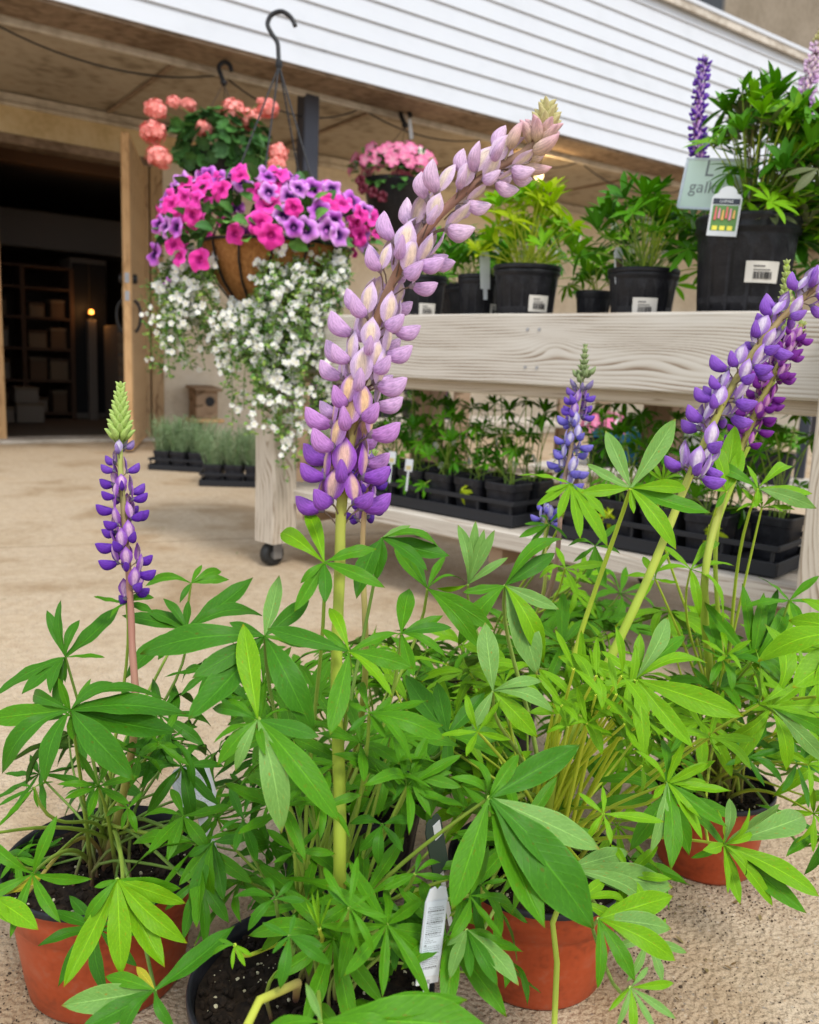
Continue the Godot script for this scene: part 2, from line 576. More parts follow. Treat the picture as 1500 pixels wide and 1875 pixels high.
# ================================================================ ground
func build_ground():
	# earth below, two cast slabs with an open joint between them
	var base := PlaneMesh.new()
	base.size = Vector2(120, 120)
	var g := MeshInstance3D.new()
	g.name = "ground"
	g.mesh = base
	g.material_override = mat(0.10, 0.075, 0.05, 0.95)
	g.position = Vector3(0, -0.03, 0)
	g.set_meta("kind", "structure")
	g.set_meta("label", "bare earth below the concrete slabs")
	add_child(g)
	var j0 := on_height(0, 1003, 0.0)
	var j1 := on_height(480, 985, 0.0)
	var dir := (j1 - j0).normalized()
	var nrm := Vector3(-dir.z, 0, dir.x)
	if nrm.z < 0: nrm = -nrm
	var bas := Basis(dir, Vector3.UP, dir.cross(Vector3.UP))
	for s in [-1.0, 1.0]:
		# wobbling joint edge: a strip of slab on each side of the crack
		var st := st_new()
		var rows := []
		var k := noise(FastNoiseLite.TYPE_SIMPLEX_SMOOTH, 2.4, 9, 3)
		var n := 240
		for i in n + 1:
			var x := lerpf(-30.0, 30.0, float(i) / n) if (i == 0 or i == n) else lerpf(-5.0, 9.0, float(i) / n)
			var w := k.get_noise_1d(x) * 0.012 + k.get_noise_1d(x * 7.0) * 0.003
			var e: Vector3 = j0 + dir * x + nrm * (w + s * 0.0045)
			var far: Vector3 = j0 + dir * x + nrm * s * 55.0
			rows.append([Vector3(far.x, 0, far.z), Vector3(e.x, 0, e.z), Vector3(e.x, -0.035, e.z)])
		st.set_smooth_group(-1)
		add_grid(st, rows, [], s > 0, -1)
		st.generate_normals()
		var o := MeshInstance3D.new()
		o.name = "pavement_near" if s > 0 else "pavement_far"
		o.mesh = st.commit()
		o.material_override = M.ground
		o.set_meta("kind", "structure")
		o.set_meta("label", "tan exposed aggregate concrete under the pots" if s > 0 else "tan concrete slab in front of the shop door")
		add_child(o)

# ================================================================ the shop with its overhang
func build_shop():
	var b := thing("shop_building", "shop with white lap siding above a low porch and an open wooden door", "building", building_t)
	var L := 15.0      # length
	var cx := 2.5
	var wz := -1.7
	# lap siding boards: lower lip stands out, upper edge tucks under the next board
	var n := 10
	var e := 0.1033
	for i in n:
		var st := st_new()
		var y := 2.05 + i * e
		var prof := [Vector3(0, y + e + 0.012, -0.008), Vector3(0, y + e * 0.5, -0.001), Vector3(0, y + 0.010, 0.0035), Vector3(0, y + 0.003, 0.0045), Vector3(0, y, 0.003), Vector3(0, y, -0.006)]
		# boards come in lengths that overlap
		var cuts := [cx - L / 2.0, -2.9 + fmod(i * 2.37, 3.1), 0.9 + fmod(i * 1.83, 3.3), 5.0 + fmod(i * 1.3, 2.0), cx + L / 2.0]
		for c in 4:
			var rows := []
			for p in prof:
				rows.append([p + Vector3(cuts[c] - 0.02, 0, -0.0006 * (c % 2)), p + Vector3(cuts[c + 1], 0, -0.0006 * (c % 2))])
			add_grid(st, rows, [], true, -1)
		st.generate_normals()
		part("siding_board", st.commit(), M.vinyl, b)
	part("sheathing", bbox(L, 1.03, 0.1, 0.002), M.brown_board, b, pos(cx, 2.575, -0.07))
	part("cap_rail", bbox(L, 0.035, 0.16, 0.006), M.vinyl, b, pos(cx, 3.10, -0.03))
	part("cap_trim", bbox(L, 0.05, 0.02, 0.004), M.trim_white, b, pos(cx, 3.06, 0.03))
	# underside: brown soffit boards, white strip, plywood ceiling
	for k in 2:
		part("soffit_board", bbox(L, 0.02, 0.139, 0.003), M.brown_board, b, pos(cx, 2.045 + 0.003 * k, -0.082 - 0.142 * k))
	part("trim_strip", bbox(L, 0.05, 0.03, 0.004), M.trim_white, b, pos(cx, 2.035, -0.318))
	for k in 8:
		part("ceiling_panel", bbox(1.215, 0.012, 1.36, 0.002), M.ceiling, b, pos(-4.2 + k * 1.22, 2.085, -1.02))
		if k > 0: part("batten", bbox(0.03, 0.012, 1.36, 0.002), M.brown_board, b, pos(-4.81 + k * 1.22, 2.072, -1.02))
	part("ceiling_backing", bbox(L, 0.02, 1.6, 0.002), M.brown_board, b, pos(cx, 2.12, -1.0))
	part("wall_trim", bbox(L, 0.055, 0.025, 0.004), M.trim_white, b, pos(cx, 2.045, wz + 0.016))
	part("wall_moulding", bbox(L, 0.02, 0.045, 0.004), M.trim_white, b, pos(cx, 2.008, wz + 0.024))
	# wall in pieces round the doorway
	var wt := 0.14
	part("wall", bbox(3.2, 2.1, wt, 0.002), M.stucco_pale, b, pos(-3.49, 1.05, wz - wt / 2))
	part("wall", bbox(10.8, 2.1, wt, 0.002), M.stucco_pale, b, pos(-0.875 + 5.4, 1.05, wz - wt / 2))
	part("wall_header", bbox(1.015, 0.24, wt, 0.002), M.stucco, b, pos(-1.3825, 1.98, wz - wt / 2))
	part("header_panel", bbox(3.2, 0.165, 0.012, 0.002), M.stucco, b, pos(-1.8, 1.925, wz + 0.008))
	part("door_lintel", bbox(1.03, 0.055, 0.17, 0.004), M.brown_board, b, pos(-1.3825, 1.815, wz - 0.06))
	part("door_jamb", bbox(0.075, 1.79, 0.18, 0.004), M.pine, b, pos(-1.852, 0.895, wz - 0.055))
	part("door_jamb", bbox(0.05, 1.79, 0.18, 0.004), M.old_pine, b, pos(-0.925, 0.895, wz - 0.06))
	part("door_casing", bbox(0.085, 1.84, 0.02, 0.003), M.old_pine, b, pos(-0.845, 0.92, wz + 0.012))
	part("threshold", bbox(1.0, 0.02, 0.3, 0.004), M.trim_white, b, pos(-1.38, 0.008, wz + 0.02))
	# door slab hinged at the right jamb, standing open
	var hinge := Vector3(-0.955, 0, wz + 0.03)
	var free := Vector3(-1.30, 0, -0.865)
	var dd := (free - hinge).normalized()
	var w := hinge.distance_to(free)
	var dt := Transform3D(Basis(dd, Vector3.UP, dd.cross(Vector3.UP)), hinge)
	var door := part("door", bbox(w, 1.765, 0.042, 0.004), M.pine, b, dt * pos(w / 2, 0.9, 0))
	# planks and rails of the door face seen from the yard
	for sd in [-1.0, 1.0]:
		for k in 3:
			part("rail", bbox(w - 0.02, 0.11, 0.008, 0.003), M.old_pine, door, pos(0, -0.8 + k * 0.79, sd * 0.0245))
		for k in 5:
			part("plank", bbox((w - 0.03) / 5.0 - 0.006, 1.72, 0.006, 0.002), M.old_pine, door, pos(-w / 2 + 0.015 + (k + 0.5) * (w - 0.03) / 5.0, 0, sd * 0.0235))
	part("latch_plate", bbox(0.004, 0.055, 0.025, 0.001), M.grey_metal, door, pos(w / 2 + 0.001, 0.10, 0))
	part("latch_plate", bbox(0.004, 0.055, 0.025, 0.001), M.grey_metal, door, pos(w / 2 + 0.001, 0.0, 0))
	part("latch_bolt", bbox(0.008, 0.02, 0.012, 0.002), M.grey_metal, door, pos(w / 2 + 0.006, 0.10, 0))
	for sd in [-1.0, 1.0]:
		var a := Vector3(w / 2 - 0.07, 0.0, sd * 0.03)
		part("handle", tube(bezier(a + Vector3(0, -0.02, 0), a + Vector3(0, -0.04, sd * 0.05), a + Vector3(0, -0.17, sd * 0.045), a + Vector3(0, -0.2, sd * 0.005), 10), rep(0.009, 11), 8), M.hook, door)
		part("lock_rose", tube([a + Vector3(0, 0.1, -sd * 0.01), a + Vector3(0, 0.1, sd * 0.02)], [0.03, 0.026], 14), M.hook, door)
	# steel post under the beam
	part("steel_post", bbox(0.095, 2.03, 0.095, 0.006), M.steel, b, pos(-0.44, 1.015, -0.35))
	part("post_foot", bbox(0.17, 0.012, 0.17, 0.003), M.steel, b, pos(-0.44, 0.006, -0.35))
	part("steel_post", bbox(0.095, 2.03, 0.095, 0.006), M.steel, b, pos(5.2, 1.015, -0.35))
	# storey above, set back
	var up := part("upper_wall", bbox(L, 2.4, 0.12, 0.002), M.upper_wall, b, pos(cx, 4.3, -0.75))
	var fr := part("window", bbox(1.0, 0.9, 0.06, 0.004), mat(0.10, 0.09, 0.08, 0.6), b, pos(3.05, 3.72, -0.67))
	for k in 2:
		part("pane", bbox(0.42, 0.76, 0.012, 0.002), mat(0.02, 0.022, 0.025, 0.08), fr, pos(-0.24 + 0.48 * k, 0, 0.032))
	part("upper_floor", bbox(L, 0.06, 0.8, 0.002), M.brown_board, b, pos(cx, 2.95, -0.52))
	part("eave", bbox(L, 0.06, 1.0, 0.004), M.upper_wall, b, pos(cx, 5.4, -0.3))

func build_shop_inside():
	var r := Node3D.new()
	r.name = "shop_interior"
	add_child(r)
	r.transform = building_t
	tag(r, "dark shop room seen through the open doorway", "room", "", "structure")
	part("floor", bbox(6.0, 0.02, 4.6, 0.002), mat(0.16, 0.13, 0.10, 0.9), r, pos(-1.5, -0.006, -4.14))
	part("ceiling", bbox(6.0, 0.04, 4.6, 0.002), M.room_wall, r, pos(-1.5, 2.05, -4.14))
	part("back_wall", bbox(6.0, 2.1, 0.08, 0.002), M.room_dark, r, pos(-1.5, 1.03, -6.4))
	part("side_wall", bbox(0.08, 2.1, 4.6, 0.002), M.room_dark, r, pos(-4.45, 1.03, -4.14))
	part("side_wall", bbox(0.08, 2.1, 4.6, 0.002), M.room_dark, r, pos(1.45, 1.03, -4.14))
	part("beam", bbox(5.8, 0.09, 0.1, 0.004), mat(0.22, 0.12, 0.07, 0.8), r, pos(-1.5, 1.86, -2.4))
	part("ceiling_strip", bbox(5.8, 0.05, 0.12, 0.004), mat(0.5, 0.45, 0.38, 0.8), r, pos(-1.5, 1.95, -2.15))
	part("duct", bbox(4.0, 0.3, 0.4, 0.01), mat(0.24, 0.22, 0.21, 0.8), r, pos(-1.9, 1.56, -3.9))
	# shelf unit by the left
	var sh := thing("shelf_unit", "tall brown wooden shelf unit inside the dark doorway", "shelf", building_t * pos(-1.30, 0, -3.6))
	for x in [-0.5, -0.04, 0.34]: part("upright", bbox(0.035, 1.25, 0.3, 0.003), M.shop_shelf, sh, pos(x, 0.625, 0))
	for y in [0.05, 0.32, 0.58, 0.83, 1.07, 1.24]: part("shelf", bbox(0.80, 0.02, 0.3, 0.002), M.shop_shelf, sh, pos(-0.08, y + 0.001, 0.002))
	var rr := RandomNumberGenerator.new()
	rr.seed = 4
	var tints := [mat(0.14, 0.09, 0.055, 0.8), mat(0.2, 0.15, 0.1, 0.8), mat(0.09, 0.06, 0.04, 0.8), mat(0.26, 0.22, 0.18, 0.8)]  # carton tints darkened, the dimness indoors is put into their colour
	var cats := ["tan carton on the dark shop shelf", "cream carton on the dark shop shelf", "brown carton on the dark shop shelf", "pale grey carton on the dark shop shelf"]
	for y in [0.061, 0.331, 0.591, 0.841]:
		for x in [-0.22, 0.07, 0.235]:
			var k := rr.randi() % 4
			var h := rr.randf_range(0.1, 0.19)
			var wd := rr.randf_range(0.11, 0.145)
			var bx := thing("carton", cats[k], "box", building_t * pos(-1.30 + x, y, -3.56), "cartons on the shop shelves")
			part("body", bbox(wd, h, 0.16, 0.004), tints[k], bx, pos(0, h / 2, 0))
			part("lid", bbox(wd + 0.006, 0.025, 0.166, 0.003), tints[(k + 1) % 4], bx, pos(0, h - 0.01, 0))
	for q in [[-1.40, 0.011, -3.1, 0.2, 0.15], [-1.62, 0.011, -3.1, 0.2, 0.12], [-1.42, 0.163, -3.11, 0.17, 0.12]]:
		var bx := thing("carton", "cream carton lying on the shop floor inside the doorway", "box", building_t * pos(q[0], q[1], q[2]), "cartons on the shop floor")
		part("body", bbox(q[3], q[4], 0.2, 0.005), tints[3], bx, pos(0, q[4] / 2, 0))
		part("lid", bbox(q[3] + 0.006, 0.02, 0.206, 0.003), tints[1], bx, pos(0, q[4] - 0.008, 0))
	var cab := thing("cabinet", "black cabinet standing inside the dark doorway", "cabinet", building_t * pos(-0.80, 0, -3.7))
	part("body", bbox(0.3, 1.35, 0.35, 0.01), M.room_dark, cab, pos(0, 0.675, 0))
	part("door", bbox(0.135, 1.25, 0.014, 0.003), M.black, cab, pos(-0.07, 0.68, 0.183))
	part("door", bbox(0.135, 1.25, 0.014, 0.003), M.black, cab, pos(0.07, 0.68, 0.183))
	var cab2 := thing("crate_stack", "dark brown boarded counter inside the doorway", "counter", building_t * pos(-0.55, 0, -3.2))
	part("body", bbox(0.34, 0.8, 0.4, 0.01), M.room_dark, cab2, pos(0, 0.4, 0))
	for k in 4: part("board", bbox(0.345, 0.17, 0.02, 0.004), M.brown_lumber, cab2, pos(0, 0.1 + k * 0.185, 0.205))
	# small lit lamp deep inside
	var lp := thing("table_lamp", "small glowing lamp deep inside the dark shop", "lamp", building_t * pos(-0.82, 0.84, -3.4))
	var glow := mat(1.0, 0.62, 0.25, 0.6)
	glow.emission_enabled = true
	glow.emission = Color(1.0, 0.62, 0.26)
	glow.emission_energy_multiplier = 0.8
	part("shade", lathe([Vector2(0.024, 0.05), Vector2(0.016, 0.085), Vector2(0.0, 0.085)], 18), glow, lp)
	part("stem", tube([Vector3(0, -0.0, 0), Vector3(0, 0.05, 0)], [0.006, 0.006], 8), M.black, lp)
	part("base", lathe([Vector2(0.0, 0.012), Vector2(0.03, 0.01), Vector2(0.035, 0.0), Vector2(0, 0)], 18), M.black, lp)
	part("pedestal", bbox(0.07, 0.84, 0.07, 0.006), M.room_dark, lp, pos(0, -0.42, 0))
	var ol := OmniLight3D.new()
	ol.name = "lamp_light"
	ol.light_color = Color(1.0, 0.7, 0.4)
	ol.light_energy = 0.015
	ol.light_size = 0.03
	ol.omni_range = 6.0
	ol.omni_attenuation = 2.0
	ol.shadow_enabled = true
	ol.position = Vector3(0, 0.075, 0.05)
	lp.add_child(ol)
	# bird house on the wall
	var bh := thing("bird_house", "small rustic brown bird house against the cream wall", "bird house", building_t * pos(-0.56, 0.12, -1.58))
	part("body", bbox(0.16, 0.2, 0.14, 0.006), M.brown_lumber, bh, pos(0, 0.13, 0))
	part("dark_hole_disc", tube([Vector3(0.02, 0.15, 0.068), Vector3(0.02, 0.15, 0.0725)], [0.034, 0.034], 18), M.black, bh)  # solid black disc paints the shade inside the entrance
	part("ledge", bbox(0.22, 0.025, 0.2, 0.006), M.pine, bh, pos(0, 0.018, 0.02))
	part("roof", bbox(0.2, 0.02, 0.19, 0.006), M.brown_lumber, bh, posr(0, 0.24, 0.01, 0, 0.1))
	part("bracket", bbox(0.05, 0.12, 0.02, 0.004), M.brown_lumber, bh, pos(0, -0.055, -0.1))

# ================================================================ weathered bench
func build_bench():
	var b := thing("display_bench", "weathered grey timber display bench on casters holding black nursery pots", "bench", bench_t)
	# uv-mapped plank: length on x, uv runs along it
	part("front_rail", plank(1.98, 0.152, 0.038), M.rail, b, pos(0.60, 0.623, -0.019))
	for x in [-0.34, -0.31, 0.42, 0.45, 1.08, 1.11]:
		for y in [0.585, 0.665]:
			part("screw", tube([Vector3(x, y, -0.002), Vector3(x, y, 0.0012)], [0.0042, 0.0036], 10), M.grey_metal, b)
	part("apron", plank(1.9, 0.03, 0.03), M.lumber2, b, pos(0.60, 0.535, -0.055))
	for k in 5:
		part("deck_board", plank(1.98, 0.022, 0.118), M.lumber, b, pos(0.60, 0.651, -0.102 - 0.124 * k))
	part("back_rail", plank(1.98, 0.1, 0.038), M.lumber, b, pos(0.60, 0.60, -0.70))
	for k in 4:
		part("shelf_board", plank(1.62 if k > 0 else 1.66, 0.026 if k > 0 else 0.042, 0.125), M.lumber if k != 1 else M.lumber2, b, pos(0.36, 0.207 if k > 0 else 0.199, -0.055 - 0.132 * k))
	for x in [-0.30, 0.36, 0.98]:
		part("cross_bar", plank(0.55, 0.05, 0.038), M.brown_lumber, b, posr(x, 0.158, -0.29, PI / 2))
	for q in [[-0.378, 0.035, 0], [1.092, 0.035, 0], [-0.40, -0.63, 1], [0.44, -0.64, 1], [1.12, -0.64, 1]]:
		part("leg", plank(0.63 if q[2] == 0 else 0.6, 0.085, 0.085), M.lumber2 if q[2] == 0 else M.brown_lumber, b, Transform3D(Basis(Vector3.BACK, PI / 2), Vector3(q[0], 0.385, q[1])))  # back legs use browner lumber: shade under the deck put into their colour
		var c := part("caster", bbox(0.06, 0.012, 0.06, 0.003), M.grey_metal, b, pos(q[0], 0.073, q[1]))
		for s in [-1.0, 1.0]: part("fork", bbox(0.005, 0.052, 0.03, 0.001), M.grey_metal, c, pos(s * 0.019, -0.026, 0.006))
		part("wheel", tube([Vector3(-0.014, -0.039, 0.012), Vector3(-0.012, -0.039, 0.012), Vector3(0.012, -0.039, 0.012), Vector3(0.014, -0.039, 0.012)], [0.027, 0.0335, 0.0335, 0.027], 22), M.rubber, c)
		part("hub", tube([Vector3(-0.0155, -0.039, 0.012), Vector3(0.0155, -0.039, 0.012)], [0.014, 0.014], 14), M.grey_metal, c)

func plank(l: float, h: float, d: float) -> ArrayMesh:
	var key := "plank%.3f_%.3f_%.3f" % [l, h, d]
	if mesh_cache.has(key): return mesh_cache[key]
	var st := st_new()
	var b := 0.004
	var n := 24
	# cross-section ring (z,y) with small chamfers, swept along x; uv.x along, uv.y round
	var hy := h / 2
	var hz := d / 2
	var ring := [Vector2(hz - b, -hy), Vector2(hz, -hy + b), Vector2(hz, hy - b), Vector2(hz - b, hy), Vector2(-hz + b, hy), Vector2(-hz, hy - b), Vector2(-hz, -hy + b), Vector2(-hz + b, -hy), Vector2(hz - b, -hy)]
	var vs := [0.0, 0.03, 0.97, 1.0, 1.0 + d / h * 0.9, 1.03 + d / h * 0.9, 2.0 + d / h * 0.9, 2.03 + d / h * 0.9, 2.06 + d / h * 1.8]
	var wob := noise(FastNoiseLite.TYPE_SIMPLEX_SMOOTH, 1.3, int(l * 100), 2)
	st.set_smooth_group(-1)
	for i in n:
		for j in 8:
			var ids := [[i, j], [i + 1, j], [i + 1, j + 1], [i, j], [i + 1, j + 1], [i, j + 1]]
			for k in ids:
				var x: float = -l / 2 + l * k[0] / n
				var r: Vector2 = ring[k[1]]
				var o := wob.get_noise_2d(x * 2.0, r.x * 30.0 + r.y * 20.0) * 0.0012
				st.set_uv(Vector2(float(k[0]) / n, 1.0 - vs[k[1]]))
				st.add_vertex(Vector3(x, r.y + o, r.x + o))
	for e in [-1.0, 1.0]:
		for j in range(1, 7):
			var a := [ring[0], ring[j], ring[j + 1]]
			if e > 0: a.reverse()
			for r in a:
				st.set_uv(Vector2(r.x * 0.6, 0.5 + r.y * 3.0))
				st.add_vertex(Vector3(e * l / 2, r.y, r.x))
	st.generate_normals()
	mesh_cache[key] = st.commit()
	return mesh_cache[key]

# ================================================================ pots
func pot_profile(r: float, h: float, rim: float) -> Array:
	# closed outer wall, lip and inner wall
	return [Vector2(0.001, 0.0), Vector2(r * 0.76, 0.0), Vector2(r * 0.79, 0.004), Vector2(r * 0.80, h * 0.10), Vector2(r * 0.84, h * 0.3), Vector2(r * 0.88, h * 0.55), Vector2(r * 0.91, h * 0.72), Vector2(r * 0.925, h - rim - 0.004), Vector2(r * 0.985, h - rim), Vector2(r * 0.985, h - rim + 0.005), Vector2(r * 0.965, h - rim + 0.009), Vector2(r * 0.97, h - 0.012), Vector2(r * 0.995, h - 0.008), Vector2(r, h - 0.003), Vector2(r * 0.985, h), Vector2(r * 0.955, h - 0.001), Vector2(r * 0.94, h - 0.01), Vector2(r * 0.80, 0.02), Vector2(0.001, 0.02)]

func black_pot(parent: Node, r: float, h: float, ribs := 14) -> MeshInstance3D:
	var key := "bpot%.3f_%.3f" % [r, h]
	if not mesh_cache.has(key):
		var base := pot_profile(r, h, h * 0.13)
		var prof := []
		for i in base.size():          # extra rings where the arched ribs end
			prof.append(base[i])
			if i >= 3 and i <= 6:
				for k in 5: prof.append(base[i].lerp(base[i + 1], (k + 1) / 6.0))
		mesh_cache[key] = lathe(prof, 112, 0.0024, ribs, h * 0.03, h * 0.8)
	return part("pot", mesh_cache[key], M.black_pot, parent)

func orange_pot(parent: Node, r: float, h: float):
	var key := "opot%.3f_%.3f" % [r, h]
	if not mesh_cache.has(key):
		var prof := [Vector2(0.001, 0.004), Vector2(r * 0.70, 0.004), Vector2(r * 0.74, 0.0), Vector2(r * 0.775, 0.004), Vector2(r * 0.785, h * 0.10), Vector2(r * 0.80, h * 0.13), Vector2(r * 0.85, h * 0.4), Vector2(r * 0.895, h * 0.66), Vector2(r * 0.905, h * 0.70), Vector2(r * 0.935, h * 0.72), Vector2(r * 0.965, h * 0.86), Vector2(r * 0.985, h * 0.95), Vector2(r * 1.0, h * 0.955), Vector2(r * 1.005, h - 0.004)]
		var inner := [Vector2(r * 1.006, h - 0.004), Vector2(r * 1.008, h), Vector2(r * 0.99, h + 0.002), Vector2(r * 0.965, h), Vector2(r * 0.95, h - 0.012), Vector2(r * 0.9, h * 0.7), Vector2(r * 0.76, 0.02), Vector2(0.001, 0.02)]
		mesh_cache[key] = [lathe(prof, 56), lathe(inner, 56)]
	part("pot", mesh_cache[key][0], M.orange_pot, parent)
	part("pot_lining", mesh_cache[key][1], M.black_pot, parent)

func soil(parent: Node, r: float, y: float, grains := 160):
	var key := "soil%.3f_%d" % [r, grains]
	if not mesh_cache.has(key):
		var n := noise(FastNoiseLite.TYPE_SIMPLEX_SMOOTH, 45.0, 6, 3)
		var st := st_new()
		var rows := []
		for i in 13:
			var row := []
			for j in 33:
				var t := TAU * j / 32.0
				var p := Vector3(cos(t), 0, sin(t)) * r * i / 12.0
				p.y = n.get_noise_2d(p.x, p.z) * 0.012 * (1.0 if i < 12 else 0.3)
				row.append(p)
			rows.append(row)
		add_grid(st, rows, [], true, 0)
		# crumbs
		for k in grains:
			var a := rf(0, TAU)
			var q := sqrt(rng.randf()) * r * 0.96
			var p := Vector3(cos(a) * q, 0, sin(a) * q)
			p.y = n.get_noise_2d(p.x, p.z) * 0.012 + 0.001
			add_box(st, p, Vector3(rf(0.003, 0.008), rf(0.002, 0.005), rf(0.003, 0.008)), 0.0015, Basis.from_euler(Vector3(rf(-1, 1), rf(0, 6), rf(-1, 1))))
		st.generate_normals()
		var sp := st_new()
		for k in int(grains * 0.7):
			var a := rf(0, TAU)
			var q := sqrt(rng.randf()) * r * 0.96
			var p := Vector3(cos(a) * q, 0, sin(a) * q)
			if n.get_noise_2d(p.x * 0.7 + 3.0, p.z * 0.7) < -0.1 and rng.randf() < 0.7: continue
			p.y = n.get_noise_2d(p.x, p.z) * 0.012 + 0.001
			var s := 0.0007 + 0.0026 * pow(rng.randf(), 2.2)
			add_box(sp, p, Vector3(s, s * 0.8, s * 1.2), s * 0.3, Basis.from_euler(Vector3(rf(-1, 1), rf(0, 6), rf(-1, 1))))
		sp.generate_normals()
		mesh_cache[key] = [st.commit(), sp.commit()]
	var o := part("soil", mesh_cache[key][0], M.soil, parent, pos(0, y, 0))
	var g := part("perlite", mesh_cache[key][1], M.perlite, o)
	g.set_meta("kind", "stuff")

func sticker(pot: Node, r: float, ang: float, y: float, w: float, h: float):
	# thin label bent round the pot wall, with a printed bar code
	var st := st_new()
	var rows := []
	for i in 9:
		var t := ang + (i / 8.0 - 0.5) * w / r
		rows.append([Vector3(sin(t) * (r + 0.001), y - h / 2, cos(t) * (r + 0.001)), Vector3(sin(t) * (r + 0.0035), y + h / 2, cos(t) * (r + 0.0035))])
	add_grid(st, rows, [], false, 0)
	st.generate_normals()
	var s := part("price_sticker", st.commit(), M.sticker, pot)
	s.material_override = M.sticker.duplicate()
	s.material_override.cull_mode = BaseMaterial3D.CULL_DISABLED
	var bt := st_new()
	var x := -w * 0.26
	while x < w * 0.30:
		var bw := rf(0.0006, 0.0018)
		var t := ang + x / r
		add_box(bt, Vector3(sin(t) * (r + 0.003), y - h * 0.16, cos(t) * (r + 0.003)), Vector3(bw, h * 0.34, 0.001), 0.0001, Basis(Vector3.UP, t))
		x += bw + rf(0.0006, 0.0016)
	for k in 2:
		x = -w * 0.26
		while x < w * (0.05 if k == 0 else 0.2):
			var t := ang + x / r
			add_box(bt, Vector3(sin(t) * (r + 0.0035), y + h * (0.27 - 0.17 * k), cos(t) * (r + 0.0035)), Vector3(0.0016, 0.0026 - 0.0008 * k, 0.001), 0.0001, Basis(Vector3.UP, t))
			x += 0.0025
	bt.generate_normals()
	part("bar_code", bt.commit(), M.ink, s)

# ================================================================ lupine leaves
# one leaflet: unit length along x, faces +y; two skins with a little thickness between
func leaflet_mesh(kind: int) -> ArrayMesh:
	var key := "leaflet%d" % kind
	if mesh_cache.has(key): return mesh_cache[key]
	var ns := 12
	var na := 6
	# [width, where widest, arch, tip droop, fold, twist, wave]
	var k: Array = [[0.22, 0.60, 0.03, 0.00, 0.24, 0.0, 0.012], [0.205, 0.58, 0.10, 0.12, 0.34, 0.3, 0.016], [0.235, 0.62, 0.17, 0.22, 0.20, -0.25, 0.014], [0.215, 0.56, -0.04, -0.05, 0.5, 0.2, 0.022], [0.25, 0.58, 0.07, 0.06, 0.14, -0.45, 0.024], [0.215, 0.64, 0.24, 0.36, 0.4, 0.5, 0.016]][kind]
	var top := []
	var bot := []
	for i in ns + 1:
		var u := float(i) / ns
		var e: float = log(0.5) / log(k[1])
		var w: float = k[0] / 2.0 * pow(maxf(sin(PI * pow(u, e)), 0.0), 0.85) + 0.006 * (1.0 - u)
		if i == ns: w = 0.001
		var y: float = k[2] * sin(PI * u * 0.85) - k[3] * u * u
		var tw: float = k[5] * u
		var rt := []
		var rb := []
		for j in na + 1:
			var v := float(j) / na * 2.0 - 1.0
			var fold: float = k[4] * absf(v) * w * (1.0 - 0.3 * absf(v)) + k[6] * sin(u * 17.0 + v * 2.0 + kind) * absf(v) * 0.6
			var p := Vector3(u * (1.0 - 0.12 * absf(k[3])), y + fold * cos(tw) + v * w * sin(tw), v * w * cos(tw))
			rt.append(p)
			rb.append(p + Vector3(0, -0.006 * (1.0 - absf(v) * 0.8) - (0.008 * (1.0 - u) if absf(v) < 0.1 else 0.0), 0))
		top.append(rt)
		bot.append(rb)
	var st := st_new()
	add_grid(st, top, [], true, 0)
	st.generate_normals()
	st.generate_tangents()
	var m := st.commit()
	st = st_new()
	add_grid(st, bot, [], false, 0)
	st.generate_normals()
	st.generate_tangents()
	m = st.commit(m)
	mesh_cache[key] = m
	return m

func leaflet(parent: Node, tone: String, t: Transform3D, kind := -1):
	var o := MeshInstance3D.new()
	o.name = "leaflet"
	o.mesh = leaflet_mesh(kind if kind >= 0 else rng.randi() % 6)
	o.set_surface_override_material(0, M[tone + "_top"])
	o.set_surface_override_material(1, M[tone + "_under"])
	o.transform = t
	parent.add_child(o, true)

var stalk_cols := {"dark": Color(0.16, 0.27, 0.05), "mid": Color(0.24, 0.36, 0.05), "bright": Color(0.40, 0.52, 0.05), "pale": Color(0.30, 0.42, 0.09), "yellow": Color(0.4, 0.33, 0.08), "lime": Color(0.58, 0.66, 0.06), "bronze": Color(0.22, 0.2, 0.09)}

# stalk from root to hub; returns the leaf node (mesh = the stalk) in world space under plant
func leaf_stalk(plant: Node3D, tone: String, root: Vector3, hub: Vector3, nrm: Vector3, rad: float) -> MeshInstance3D:
	var inv := plant.transform.affine_inverse()
	var d := root.distance_to(hub)
	var c1 := root + Vector3(rf(-0.02, 0.02), d * 0.45, rf(-0.02, 0.02))
	var c2 := hub - nrm * d * 0.22 - Vector3(0, d * 0.12, 0)
	var pts := bezier(inv * root, inv * c1, inv * c2, inv * hub, 12)
	var rad_l := []
	var cols := []
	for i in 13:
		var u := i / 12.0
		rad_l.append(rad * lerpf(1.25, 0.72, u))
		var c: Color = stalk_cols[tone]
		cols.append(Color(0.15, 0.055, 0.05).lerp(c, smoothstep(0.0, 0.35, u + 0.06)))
	return part("leaf", tube(pts, rad_l, 6, cols), M.stalk, plant)

